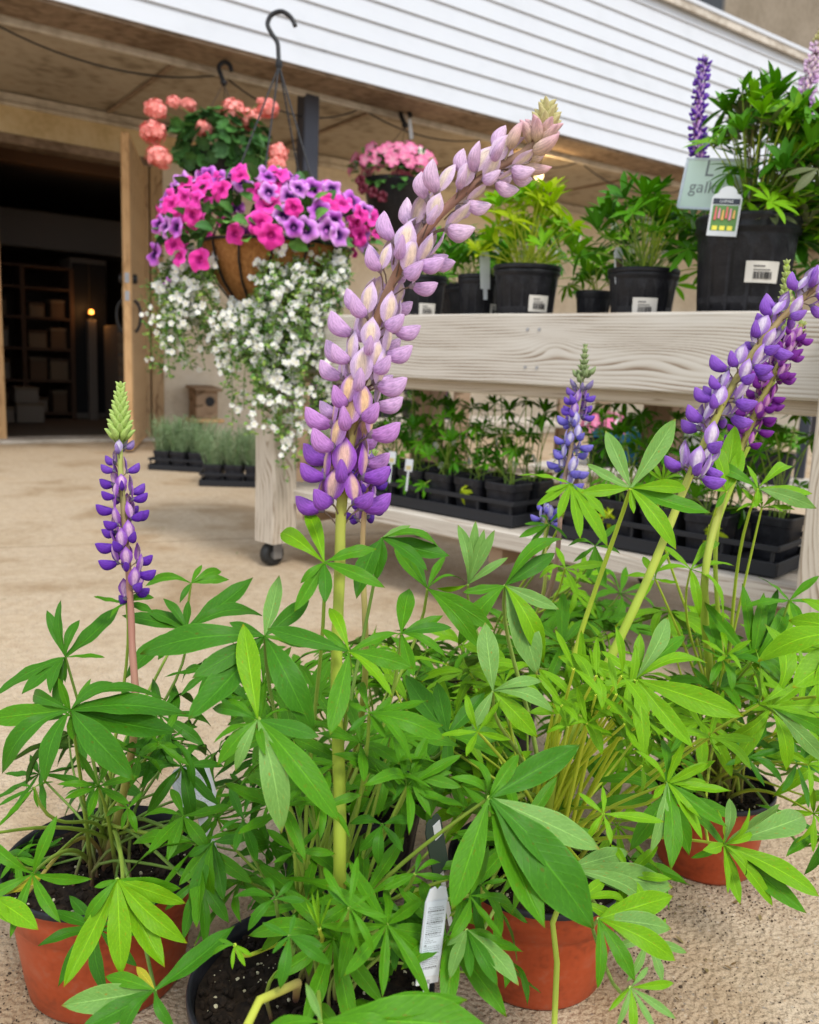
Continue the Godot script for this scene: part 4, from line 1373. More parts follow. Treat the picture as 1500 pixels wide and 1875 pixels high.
# flat five-petalled flower, unit radius, faces +z
func small_flower(kind := 0) -> ArrayMesh:
	var key := "sflower%d" % kind
	if mesh_cache.has(key): return mesh_cache[key]
	var cs := [[Color(0.80, 0.80, 0.82), Color(0.78, 0.74, 0.5)], [Color(0.92, 0.27, 0.24), Color(0.95, 0.46, 0.40)], [Color(0.78, 0.16, 0.36), Color(0.85, 0.42, 0.55)], [Color(0.76, 0.77, 0.8), Color(0.55, 0.6, 0.25)], [Color(0.10, 0.015, 0.14), Color(0.2, 0.1, 0.1)]]
	var st := st_new()
	st.set_smooth_group(-1)
	for k in 5:
		var a := TAU * k / 5.0
		var d := Vector3(cos(a), sin(a), 0)
		var e := Vector3(-sin(a), cos(a), 0)
		var pts := [Vector3.ZERO, d * 0.45 - e * 0.38 + Vector3(0, 0, 0.12), d * 0.9 - e * 0.32 + Vector3(0, 0, 0.1), d * 1.0 + Vector3(0, 0, 0.04), d * 0.9 + e * 0.32 + Vector3(0, 0, 0.1), d * 0.45 + e * 0.38 + Vector3(0, 0, 0.12)]
		for i in range(1, 5):
			for q in [0, i + 1, i]:
				st.set_color(cs[kind][1] if q == 0 else cs[kind][0])
				st.set_uv(Vector2.ZERO)
				st.add_vertex(pts[q])
	st.generate_normals()
	mesh_cache[key] = st.commit()
	return mesh_cache[key]

func square_pot_mesh(w: float, h: float) -> ArrayMesh:
	var key := "sqpot%.3f_%.3f" % [w, h]
	if mesh_cache.has(key): return mesh_cache[key]
	var st := st_new()
	var rings := [[0.78, 0.0], [0.80, 0.004], [0.92, h * 0.78], [0.93, h * 0.79], [0.985, h * 0.80], [1.0, h - 0.003], [0.985, h], [0.94, h], [0.90, h * 0.8], [0.76, 0.006], [0.01, 0.006]]
	var rows := []
	for r in rings:
		var row := []
		for j in 33:
			var t := TAU * j / 32.0
			var c := cos(t)
			var s := sin(t)
			var k: float = w / 2.0 * r[0]
			row.append(Vector3(signf(c) * pow(absf(c), 0.28), r[1] / k if k > 0.0 else 0.0, signf(s) * pow(absf(s), 0.28)) * k)
		rows.append(row)
	add_grid(st, rows, [], true, -1)
	st.generate_normals()
	mesh_cache[key] = st.commit()
	return mesh_cache[key]

# open tray for n x m square pots, front edge along x, corner at origin
func tray_thing(t: Transform3D, n: int, m: int, step: float, h: float, label: String, group: String) -> Node3D:
	var o := thing("plant_tray", label, "tray", t, group)
	var w := n * step + 0.02
	var d := m * step + 0.02
	part("base", bbox(w, 0.008, d, 0.002), M.tray, o, pos(w / 2 - 0.01, 0.004, -d / 2 + 0.01))
	for y in [0.016, h * 0.62]:
		var hh := 0.026 if y < 0.02 else 0.011
		for z in [0.0095, -d + 0.0105]: part("band", bbox(w + 0.004, hh, 0.005, 0.001), M.tray, o, pos(w / 2 - 0.01, y, z))
		for x in [-0.0105, w - 0.0095]: part("band", bbox(0.005, hh, d - 0.006, 0.001), M.tray, o, pos(x, y, -d / 2 + 0.01))
	for i in n + 1:
		part("divider", bbox(0.006, h * 0.62, 0.008, 0.001), M.tray, o, pos(clampf(i * step, -0.004, w - 0.016), h * 0.31, 0.004))
	return o

func build_lower_shelf():
	var rowlabels := ["square black pot of young lupine on the lower shelf", "square black pot of taller lupine behind the front seedlings"]
	for tr in [[-0.18, 6, 0.0], [0.50, 5, 0.0]]:
		var t: Transform3D = bench_t * pos(tr[0], 0.2225, -0.035)
		tray_thing(t, tr[1], 2, 0.094, 0.088, "black plastic tray of seedling pots on the lower shelf" + (" beside the bench leg" if tr[0] > 0.3 else " under the wide rail"), "trays on the lower shelf")
		for i in tr[1]:
			for j in 2:
				if tr[0] > 0.3 and j == 0 and i == 4: continue
				var p: Transform3D = t * posr((i + 0.5) * 0.094, 0.0082, -0.047 - j * 0.094, rf(-0.06, 0.06))
				var o := thing("seedling_pot", rowlabels[j] + (" by the leg" if tr[0] > 0.3 else ", in the tagged tray"), "potted plant", p, "young lupines on the lower shelf")
				part("pot", square_pot_mesh(0.088, 0.088), M.black_pot, o)
				soil(o, 0.038, 0.076, 40)
				var tones: Array = ["mid", "dark", "mid"] if j == 0 else ["mid", "dark", "mid"]
				far_plant(o, 0.075, 0.07 + 0.03 * j, rf(0.10, 0.15) + 0.07 * j, 9 + 3 * j, rf(0.036, 0.046), tones, 0.15)
				if j == 0 and rng.randf() < 0.5:
					far_leaf(o, Vector3(0, 0.08, 0.01), Vector3(rf(-0.03, 0.03), 0.06, 0.055), Vector3(rf(-0.3, 0.3), 0.5, 1), 0.035, ["mid", "lime"][rng.randi() % 2], 3)
				if j == 1 and tr[0] < 0.3:
					for k in 5: part("small_flower", small_flower(3), M.flower, o, Transform3D(Basis.from_euler(Vector3(rf(-0.5, 0.5), rf(-1, 1), 0)).scaled(Vector3.ONE * 0.010), Vector3(rf(-0.05, 0.05), rf(0.09, 0.18), rf(0.0, 0.05))))
	for q in [[718, 838, 2.12], [749, 852, 2.08]]:
		var tg := thing("plant_tag", "small white price tag at the lower shelf tray", "plant tag", Transform3D(Basis.from_euler(Vector3(-0.1, -0.7, 0)), at(q[0], q[1], q[2])), "small tags in the seedling tray")
		part("card", bbox(0.024, 0.03, 0.001, 0.0003), M.tag_white, tg)
		part("print", bbox(0.016, 0.01, 0.0006, 0.0001), mat(0.5, 0.42, 0.2, 0.6), tg, pos(0, -0.006, 0.0008))
		part("stem", bbox(0.006, 0.05, 0.001, 0.0003), M.tag_white, tg, pos(0, -0.038, 0))

func build_back_tables():
	# brown rack by the steel post
	var p := on_height(640, 905, 0.05)
	var rk := thing("plant_rack", "brown timber plant rack with two shelves behind the bench", "rack", Transform3D(Basis(Vector3.UP, 0.35), Vector3(p.x + 0.1, 0, p.z - 0.45)))
	for y in [0.07, 0.33]:
		for k in 3: part("shelf_board", plank(1.5, 0.025, 0.13), M.lumber2, rk, pos(0.3, y, -0.15 + k * 0.14))
	for q in [[-0.42, 0.16], [1.02, 0.16], [-0.42, -0.2], [1.02, -0.2], [0.30, 0.16]]:
		part("post", bbox(0.07, 0.75, 0.035, 0.004), M.brown_lumber, rk, pos(q[0], 0.375, q[1] + 0.06))
	part("rail", plank(1.5, 0.07, 0.025), M.brown_lumber, rk, pos(0.3, 0.70, 0.265))
	for i in 5:
		var o := thing("seedling_pot", "black pot of dark purple flowers on the brown rack", "potted plant", rk.transform * pos(-0.28 + i * 0.14, 0.3428, 0.04), "purple flowers on the brown rack")
		part("pot", square_pot_mesh(0.1, 0.08), M.black_pot, o)
		soil(o, 0.043, 0.07, 40)
		far_plant(o, 0.07, 0.05, 0.06, 10, 0.03, ["dark", "mid"])
		for k in 9: part("small_flower", small_flower(4), M.flower, o, Transform3D(Basis.from_euler(Vector3(rf(-0.6, 0.2), rf(-1, 1), 0)).scaled(Vector3.ONE * 0.02), Vector3(rf(-0.06, 0.06), rf(0.11, 0.16), rf(0.0, 0.06))))
	# low table on the right with pots
	p = on_height(1290, 885, 0.2)
	var tb := thing("low_table", "low grey slatted table with pots behind the bench", "table", Transform3D(Basis(Vector3.UP, -0.5), Vector3(p.x, 0, p.z - 0.3)))
	for k in 4: part("slat", plank(1.6, 0.025, 0.1), M.lumber, tb, pos(0.25, 0.19, -0.18 + k * 0.12))
	for q in [[-0.5, 0.18], [1.0, 0.18], [-0.5, -0.18], [1.0, -0.18]]: part("leg", bbox(0.06, 0.178, 0.06, 0.004), M.brown_lumber, tb, pos(q[0], 0.089, q[1]))
	part("upright", bbox(0.04, 0.5, 0.04, 0.004), M.steel, tb, pos(0.42, 0.4525, -0.2))
	var items := [[-0.30, 0.05, "pink"], [-0.12, -0.1, "white"], [0.15, 0.05, "green"], [0.36, 0.1, "green"], [0.58, 0.05, "green"], [0.8, 0.0, "green"], [0.25, -0.18, "green"]]
	for q in items:
		var o := thing("flower_pot", {"pink": "black pot of pink and white flowers on the low table", "white": "black pot of tiny white flowers on the low table", "green": "black pot of green foliage on the low table"}[q[2]], "potted plant", tb.transform * pos(q[0], 0.2035, q[1]), "pots on the low table")
		black_pot(o, 0.065, 0.115)
		soil(o, 0.06, 0.1, 40)
		far_plant(o, 0.1, 0.09, 0.10, 20, 0.045, ["dark", "mid"] if q[2] != "green" else ["mid", "dark", "bright"])
		if q[2] != "green":
			for k in 46:
				var d := Vector3(rf(-1, 1), rf(0.0, 1.0), rf(-1, 1)).normalized()
				var z := d
				var x := Vector3.UP.cross(z).normalized()
				part("small_flower", small_flower(2 if q[2] == "pink" and rng.randf() < 0.75 else 0), M.flower, o, Transform3D(Basis(x, z.cross(x), z).scaled(Vector3.ONE * (0.022 if q[2] == "pink" else 0.012)), Vector3(0, 0.15, 0) + d * Vector3(0.1, 0.07, 0.1)))
	# blue box and a white bucket beyond
	var bx := thing("blue_crate", "blue plastic crate behind the pink flowers", "crate", Transform3D(Basis(Vector3.UP, -0.3), tb.transform * Vector3(-0.28, 0.2035, -0.2)))
	for q in [[0.0, 0.07, 0.26, 0.006], [0.0, -0.07, 0.26, 0.006], [0.13, 0.0, 0.006, 0.134], [-0.13, 0.0, 0.006, 0.134]]:
		part("side", bbox(q[2], 0.17, q[3], 0.002), mat(0.02, 0.16, 0.32, 0.4), bx, pos(q[0], 0.09, q[1]))
	part("bottom", bbox(0.25, 0.008, 0.13, 0.002), mat(0.02, 0.16, 0.32, 0.4), bx, pos(0, 0.004, 0))
	part("rim", bbox(0.275, 0.012, 0.012, 0.003), mat(0.02, 0.16, 0.32, 0.4), bx, pos(0, 0.172, 0.07))
	p = on_height(1270, 760, 0.02)
	var bk := thing("white_bucket", "white plastic bucket standing against the shop wall", "bucket", Transform3D(Basis(), Vector3(1.15, 0, -3.7)))
	part("body", lathe([Vector2(0.001, 0), Vector2(0.13, 0), Vector2(0.15, 0.34), Vector2(0.158, 0.345), Vector2(0.158, 0.37), Vector2(0.15, 0.375), Vector2(0.145, 0.37), Vector2(0.125, 0.01), Vector2(0.001, 0.01)], 40), mat(0.7, 0.7, 0.72, 0.4), bk)
	part("handle", tube(bezier(Vector3(-0.155, 0.33, 0), Vector3(-0.14, 0.2, 0.16), Vector3(0.14, 0.2, 0.16), Vector3(0.155, 0.33, 0), 12), rep(0.003, 13), 6), M.grey_metal, bk)

# ================================================================ herbs in trays by the door
func herb_mesh(kind: int) -> ArrayMesh:
	var key := "herb%d" % kind
	if mesh_cache.has(key): return mesh_cache[key]
	var st := st_new()
	var r := RandomNumberGenerator.new()
	r.seed = 900 + kind
	for k in 80:
		var a := r.randf_range(0, TAU)
		var q := sqrt(r.randf()) * 0.034
		var b := Vector3(cos(a) * q, 0, sin(a) * q)
		var lean := Vector3(cos(a), 0, sin(a)) * r.randf_range(0.02, 0.05)
		var h := r.randf_range(0.09, 0.18)
		var tip := b + lean + Vector3(r.randf_range(-0.02, 0.02), h, r.randf_range(-0.02, 0.02))
		var c := Color(0.15, 0.26, 0.10).lerp(Color(0.30, 0.38, 0.22), r.randf())
		var n := 11
		for i in n:
			var u := (i + 0.5) / n
			var p := b.lerp(tip, u)
			var t := r.randf_range(0, TAU)
			var d := Vector3(cos(t), r.randf_range(0.8, 1.7), sin(t)).normalized() * r.randf_range(0.016, 0.028)
			var w := d.cross(Vector3(r.randf() - 0.5, 0.2, r.randf() - 0.5)).normalized() * 0.0016
			st.set_smooth_group(-1)
			for v in [p - w, p + w, p + d]:
				st.set_color(c)
				st.set_uv(Vector2.ZERO)
				st.add_vertex(v)
		add_tube(st, [b, tip], [0.0011, 0.0005], 3, [c * 0.8, c])
	st.generate_normals()
	mesh_cache[key] = st.commit()
	return mesh_cache[key]

func herb_pot(t: Transform3D, label: String, group: String):
	var o := thing("herb_pot", label, "potted plant", t, group)
	part("pot", square_pot_mesh(0.086, 0.09), M.black_pot, o)
	soil(o, 0.038, 0.078, 40)
	var f := part("foliage", herb_mesh(rng.randi() % 4), M.foliage, o, Transform3D(Basis(Vector3.UP, rf(0, 6)).scaled(Vector3(1.05, rf(0.9, 1.15), 1.05)), Vector3(0, 0.075, 0)))
	f.set_meta("kind", "stuff")

func build_herbs():
	var sets := [[on_height(277, 860, 0.0), -0.12, "lavender beside the open door", "black tray of lavender pots beside the door"], [on_height(370, 890, 0.0), 0.10, "lavender in the tray standing further out from the wall", "black tray of lavender pots standing nearer the bench leg"]]
	for s in sets:
		var t := Transform3D(Basis(Vector3.UP, s[1]), s[0])
		tray_thing(t, 3, 2, 0.092, 0.09, s[3], "herb trays on the concrete")
		for i in 3:
			for j in 2:
				herb_pot(t * posr((i + 0.5) * 0.092, 0.0082, -0.046 - 0.092 * j, rf(-0.1, 0.1)), "square black pot of grey green " + s[2], "herb pots by the door")
	for q in [[545, 868], [580, 862], [562, 850]]:
		herb_pot(Transform3D(Basis(Vector3.UP, 0.2), on_height(q[0], q[1], 0.0)), "square black pot of green rosemary at the foot of the steel post", "herb pots by the post")

# ================================================================ hanging baskets
# trumpet flower, radius 1, faces +z
func petunia(kind: int) -> ArrayMesh:
	var key := "petunia%d" % kind
	if mesh_cache.has(key): return mesh_cache[key]
	var pal := [[Color(0.62, 0.20, 0.66), Color(0.50, 0.10, 0.56), Color(0.045, 0.004, 0.08)], [Color(0.70, 0.34, 0.74), Color(0.6, 0.2, 0.66), Color(0.05, 0.006, 0.1)], [Color(0.88, 0.09, 0.50), Color(0.78, 0.05, 0.40), Color(0.45, 0.02, 0.22)], [Color(0.84, 0.06, 0.40), Color(0.72, 0.035, 0.32), Color(0.4, 0.01, 0.18)]]
	var c: Array = pal[kind % 4]
	var st := st_new()
	var rows := []
	var cols := []
	var prof := [[0.0, -0.35, 2], [0.14, -0.30, 2], [0.20, -0.14, 2], [0.30, -0.02, 2], [0.42, 0.04, 1], [0.70, 0.10, 1], [0.92, 0.07, 0], [1.0, 0.0, 0]]
	for i in prof.size():
		var row := []
		var crow := []
		for j in 31:
			var t := TAU * j / 30.0
			var lobe := 1.0 - (0.17 * pow(absf(sin(t * 2.5)), 3.0) if i > 4 else 0.0)
			var r: float = prof[i][0] * lobe
			var z: float = prof[i][1] + (0.14 * cos(t * 5.0 + kind) + 0.13 * sin(t * 3.0 + kind * 2) + 0.09 * sin(t * 2.0 + kind)) * (0.0 if i < 4 else prof[i][0])
			row.append(Vector3(cos(t) * r, sin(t) * r, z))
			var q: Color = c[prof[i][2]]
			if kind < 2 and i == 4: q = c[2].lerp(c[1], 0.4)
			crow.append(q)
		rows.append(row)
		cols.append(crow)
	add_grid(st, rows, cols, true, 0)
	add_tube(st, [Vector3(0, 0, -0.9), Vector3(0, 0, -0.6), Vector3(0, 0, -0.3)], [0.05, 0.09, 0.14], 6, [Color(0.2, 0.33, 0.08), Color(0.2, 0.33, 0.08), c[1]])
	st.generate_normals()
	mesh_cache[key] = st.commit()
	return mesh_cache[key]

# small rounded leaf, unit length along x facing +y
func round_leaf(kind: int) -> ArrayMesh:
	var key := "rleaf%d" % kind
	if mesh_cache.has(key): return mesh_cache[key]
	var st := st_new()
	var rows := []
	var cols := []
	var c: Color = [Color(0.075, 0.20, 0.04), Color(0.12, 0.29, 0.05), Color(0.05, 0.14, 0.035), Color(0.22, 0.40, 0.06)][kind]
	for i in 7:
		var u := i / 6.0
		var w: float = 0.36 * pow(maxf(sin(PI * (0.06 + 0.93 * pow(u, 0.8))), 0.0), 0.6)
		var row := []
		var crow := []
		for v in [-1.0, -0.5, 0.0, 0.5, 1.0]:
			row.append(Vector3(u, 0.08 * sin(u * 3.0) - 0.12 * u * u + absf(v) * w * 0.25, v * w))
			crow.append(c * (1.25 if v == 0.0 else rf(0.85, 1.1)))
		rows.append(row)
		cols.append(crow)
	add_grid(st, rows, cols, true, 0)
	st.generate_normals()
	mesh_cache[key] = st.commit()
	return mesh_cache[key]

func face(dir: Vector3) -> Basis:
	var z := dir.normalized()
	var x := Vector3.UP.cross(z)
	if x.length() < 0.05: x = Vector3.RIGHT
	x = x.normalized()
	return Basis(x, z.cross(x), z) * Basis(Vector3.BACK, rf(0, TAU))

func hook_and_chains(o: Node3D, hook_px: Array, d: float, foot: Vector3, rim: Array, chain := true):
	var inv := o.transform.affine_inverse()
	var pts := []
	for q in hook_px: pts.append(inv * at(q[0], q[1], d))
	var cv := Curve3D.new()
	for i in pts.size():
		var h: Vector3 = (pts[mini(i + 1, pts.size() - 1)] - pts[maxi(i - 1, 0)]) / 6.0
		cv.add_point(pts[i], -h, h)
	var sm := []
	for i in 33: sm.append(cv.sample_baked(cv.get_baked_length() * i / 32.0, true))
	part("hook", tube(sm, rep(0.0065 * d / 2.4, 33), 10), M.hook, o)
	var f: Vector3 = inv * foot
	part("hook_collar", tube([f + Vector3(0, 0.014, 0), f, f - Vector3(0, 0.012, 0)], [0.008 * d / 2.4, 0.011 * d / 2.4, 0.005], 10), M.hook, o)
	for r in rim:
		var e: Vector3 = inv * r
		var n := int(f.distance_to(e) / 0.022)
		var st := st_new()
		for i in n:
			var a := f.lerp(e, float(i) / n)
			var b := f.lerp(e, (i + 1.0) / n)
			if chain: add_tube(st, [a, a.lerp(b, 0.15), a.lerp(b, 0.3), a.lerp(b, 0.7), a.lerp(b, 0.85), b], [0.0012, 0.0034, 0.0030, 0.0022, 0.0034, 0.0012], 6)
			else: add_tube(st, [a, b], [0.0018, 0.0018], 5)
		st.generate_normals()
		part("chain", st.commit(), M.hook, o)

func build_basket():
	var D := 2.42
	var c := at(507, 458, D)
	var o := thing("hanging_basket", "coir lined basket of purple and pink petunias with trailing white bacopa on the bench corner", "hanging basket", Transform3D(Basis(), c))
	var base: float = c.y - 0.703
	var R := 0.205
	var prof := [Vector2(0.001, -base), Vector2(0.05, -base), Vector2(0.09, -base * 0.93), Vector2(0.125, -base * 0.78), Vector2(0.16, -base * 0.55), Vector2(0.188, -base * 0.28), Vector2(R, 0.0), Vector2(R * 1.01, 0.012), Vector2(R * 0.95, 0.012), Vector2(R * 0.9, -0.02), Vector2(0.001, -0.02)]
	# coir is lumpy: push the wall in and out
	var lm := lathe(prof, 72)
	var mdt := MeshDataTool.new()
	mdt.create_from_surface(lm, 0)
	var nz := noise(FastNoiseLite.TYPE_SIMPLEX_SMOOTH, 22.0, 12, 3)
	for i in mdt.get_vertex_count():
		var v := mdt.get_vertex(i)
		mdt.set_vertex(i, v + Vector3(v.x, 0, v.z).normalized() * nz.get_noise_3dv(v) * 0.007)
	var lm2 := ArrayMesh.new()
	mdt.commit_to_surface(lm2)
	part("coir_liner", lm2, M.coir, o)
	for k in 14:
		var a := TAU * k / 14.0 + 0.1
		var pts := []
		for i in range(1, 7): pts.append(Vector3(cos(a + (6 - i) * 0.05), 0, sin(a + (6 - i) * 0.05)) * (prof[i].x + 0.006) + Vector3(0, prof[i].y, 0))
		part("wire", tube(pts, rep(0.0032, 6), 6), M.hook, o)
	var ring := []
	for k in 41: ring.append(Vector3(cos(TAU * k / 40.0), 0, sin(TAU * k / 40.0)) * (R + 0.007) + Vector3(0, 0.006, 0))
	part("rim_wire", tube(ring, rep(0.0042, 41), 6), M.hook, o)
	hook_and_chains(o, [[541, 48], [533, 32], [516, 21], [498, 27], [490, 44], [498, 62], [508, 78], [510, 100], [511, 118]], D, at(511, 120, D), [c + Vector3(-R * 0.75, 0.01, R * 0.6), c + Vector3(-R * 0.1, 0.01, R), c + Vector3(R * 0.8, 0.01, R * 0.55), c + Vector3(R * 0.4, 0.01, -R * 0.9)])
	# petunia dome
	var dome := at(486, 432, D) - c
	var rad := Vector3(0.300, 0.165, 0.26)
	for k in 290:
		var a := rf(0, TAU)
		var up := rf(-0.35, 1.0)
		var d := Vector3(cos(a) * sqrt(1 - up * up), up, sin(a) * sqrt(1 - up * up))
		var p := dome + d * rad * rf(0.55, 0.98)
		var lf := aim(d + Vector3(rf(-1, 1), rf(-0.2, 0.6), rf(-1, 1)) * 0.9, d + Vector3(0, 0.5, 0))
		part("leaf", round_leaf(rng.randi() % 3), M.foliage, o, Transform3D(lf.scaled_local(Vector3.ONE * rf(0.035, 0.055)), p))
	var spots := []
	for q in [[291, 411, 0], [283, 465, 0], [330, 470, 2], [365, 475, 3], [318, 448, 3], [562, 420, 1], [613, 405, 0], [430, 428, 3], [497, 432, 3], [470, 408, 2], [360, 398, 2], [388, 355, 2], [352, 360, 2], [330, 330, 1], [380, 318, 0], [418, 322, 1], [444, 335, 1], [475, 320, 1], [473, 350, 2], [492, 375, 2], [530, 360, 1], [508, 345, 1], [540, 335, 0], [575, 345, 1], [608, 345, 1], [585, 385, 0], [600, 375, 3], [628, 372, 2], [645, 368, 0], [668, 385, 1], [683, 400, 2], [305, 365, 0], [340, 385, 2], [322, 405, 2], [620, 430, 1], [312, 530, 0], [600, 420, 1], [520, 395, 1]]:
		spots.append(q)
	for q in spots:
		var px := Vector2((q[0] - 486) / 212.0, (432 - q[1]) / 130.0)
		var f := clampf(1.0 - px.length_squared(), 0.02, 1.0)
		var p := at(q[0], q[1], D - 0.24 * sqrt(f)) - c
		var d := Vector3(px.x * 0.8 + rf(-0.3, 0.3), px.y * 0.7 + 0.15 + rf(-0.3, 0.3), 0.75)
		part("petunia_flower", petunia(q[2]), M.flower, o, Transform3D(face(d).scaled_local(Vector3.ONE * rf(0.027, 0.036)), p))
	for k in 120:
		var a := rf(0, TAU)
		var up := rf(-0.12, 1.0)
		var d := Vector3(cos(a) * sqrt(1 - up * up), up, sin(a) * sqrt(1 - up * up))
		var p := dome + d * rad * rf(0.92, 1.08)
		var kind: int = (rng.randi() % 2) if rng.randf() < (0.52 if up > 0.45 else 0.28) else 2 + rng.randi() % 2
		part("petunia_flower", petunia(kind), M.flower, o, Transform3D(face(d + Vector3(rf(-0.4, 0.4), rf(-0.3, 0.3), 0.3)).scaled_local(Vector3.ONE * rf(0.024, 0.034)), p))
	# trailing bacopa: strands from the rim; [x0,y0,x1,y1,bulge towards the viewer]
	var strands := []
	for i in 30: strands.append([rf(280, 395), rf(478, 520), rf(280, 425), rf(580, 700)])
	for i in 48: strands.append([rf(468, 640), rf(465, 510), 0, 0])
	for i in range(30, 78):
		var q: Array = strands[i]
		q[2] = lerpf(q[0], 530, 0.45) + rf(-25, 25)
		q[3] = rf(620, 850) - absf(q[2] - 520) * 1.0
	for i in 18: strands.append([rf(390, 490), rf(572, 600), rf(400, 510), rf(640, 800)])
	strands.append([520, 700, 522, 872]); strands.append([548, 690, 540, 860]); strands.append([330, 560, 312, 692])
	var flowers := []
	for q in strands:
		var front := 0.20 - 0.10 * pow(absf(q[0] - 507.0) / 140.0, 2.0)
		var a := at(q[0], q[1], D - front * rf(0.6, 1.1)) - c
		var e := at(q[2], q[3], D - front * rf(0.5, 1.0)) - c
		var b := a + Vector3((a.x) * 0.2, -0.01, 0.05)
		var pts := bezier(a + Vector3(-a.x * 0.25, 0.05, -0.08), b, a.lerp(e, 0.45) + Vector3(rf(-0.02, 0.02), 0, 0.03), e, 14)
		var st := st_new()
		var gc := [Color(0.12, 0.22, 0.05), Color(0.17, 0.30, 0.06), Color(0.09, 0.2, 0.04), Color(0.26, 0.38, 0.07)]
		add_tube(st, pts, rep(0.0011, 15), 4, rep_col(gc[1], 15))
		var ln := a.distance_to(e)
		var n := int(ln * 420)
		for k in n:
			var u := rng.randf()
			var fi := u * 13.99
			var p: Vector3 = pts[int(fi)].lerp(pts[int(fi) + 1], fi - int(fi)) + Vector3(rf(-1, 1), rf(-1, 1), rf(-1, 1)) * 0.015
			var dir := Vector3(rf(-1, 1), rf(-0.6, 0.6), rf(-0.2, 1))
			var bs := aim(dir, Vector3(rf(-0.6, 0.6), 1, rf(0, 1)))
			var s := rf(0.010, 0.020)
			var col: Color = gc[rng.randi() % 4]
			st.set_smooth_group(-1)
			var v := [p, p + bs * Vector3(0.4, 0.08, 0.32) * s, p + bs * Vector3(1, 0, 0) * s, p + bs * Vector3(0.4, 0.08, -0.32) * s]
			for w in [v[0], v[1], v[2], v[0], v[2], v[3]]:
				st.set_color(col)
				st.add_vertex(w)
		st.generate_normals()
		var tr := part("trailing_stem", st.commit(), M.foliage, o)
		tr.set_meta("kind", "stuff")
		var kk := 0.0
		while kk < ln * 58.0:
			var u := pow(rng.randf(), 1.25)
			var fi := u * 13.99
			var p: Vector3 = pts[int(fi)].lerp(pts[int(fi) + 1], fi - int(fi)) + Vector3(rf(-1, 1), rf(-1, 1), rf(-0.2, 1)) * 0.016
			var m := 1 + rng.randi() % 4
			for z in m: flowers.append(p + Vector3(rf(-1, 1), rf(-1, 1), rf(0, 1)) * 0.012)
			kk += m * 0.9
	var rest := st_new()
	for i in flowers.size():
		var t := Transform3D(face(Vector3(rf(-0.8, 0.8), rf(-0.4, 0.6), 1)).scaled_local(Vector3.ONE * rf(0.0075, 0.0105)), flowers[i])
		if i % maxi(1, int(ceil(flowers.size() / 300.0))) == 0: part("white_flower", small_flower(0), M.flower, o, t)
		else: rest.append_from(small_flower(0), 0, t)
	var rs := part("white_blossom", rest.commit(), M.flower, o)
	rs.set_meta("kind", "stuff")

func rep_col(c: Color, n: int) -> Array:
	var a := []
	for i in n: a.append(c)
	return a

# ball of many small florets, unit radius
func flower_head(kind: int, variant: int) -> ArrayMesh:
	var key := "head%d_%d" % [kind, variant]
	if mesh_cache.has(key): return mesh_cache[key]
	var r := RandomNumberGenerator.new()
	r.seed = 50 + variant + kind * 9
	var st := st_new()
	for k in 80:
		var y := 1.0 - 1.75 * (k + 0.5) / 80.0
		var a := k * 2.39996
		var d := Vector3(cos(a) * sqrt(maxf(1 - y * y, 0.0)), y, sin(a) * sqrt(maxf(1 - y * y, 0.0)))
		var z := (d + Vector3(r.randf_range(-0.3, 0.3), r.randf_range(-0.3, 0.3), r.randf_range(-0.3, 0.3))).normalized()
		var x := Vector3.UP.cross(z).normalized()
		st.append_from(small_flower(kind), 0, Transform3D(Basis(x, z.cross(x), z).scaled_local(Vector3.ONE * r.randf_range(0.22, 0.32)), d * Vector3(1, 0.85, 1) * r.randf_range(0.66, 1.04)))
	mesh_cache[key] = st.commit()
	return mesh_cache[key]

# scalloped leaf, unit radius, faces +y
func scallop_leaf(kind: int) -> ArrayMesh:
	var key := "scallop%d" % kind
	if mesh_cache.has(key): return mesh_cache[key]
	var st := st_new()
	var c: Color = [Color(0.06, 0.17, 0.04), Color(0.085, 0.23, 0.05), Color(0.045, 0.12, 0.035)][kind]
	var rows := []
	var cols := []
	for i in 4:
		var row := []
		var crow := []
		for j in 25:
			var t := TAU * j / 24.0
			var r := i / 3.0 * (1.0 + 0.10 * sin(t * 8.0)) * (0.62 if j == 0 or j == 24 else 1.0)
			row.append(Vector3(cos(t) * r, 0.22 * i / 3.0 * i / 3.0 + 0.06 * sin(t * 4.0) * i / 3.0, sin(t) * r))
			crow.append(c * (1.15 if i < 2 else (0.8 if i == 2 else 1.0)))
		rows.append(row)
		cols.append(crow)
	add_grid(st, rows, cols, true, 0)
	st.generate_normals()
	mesh_cache[key] = st.commit()
	return mesh_cache[key]

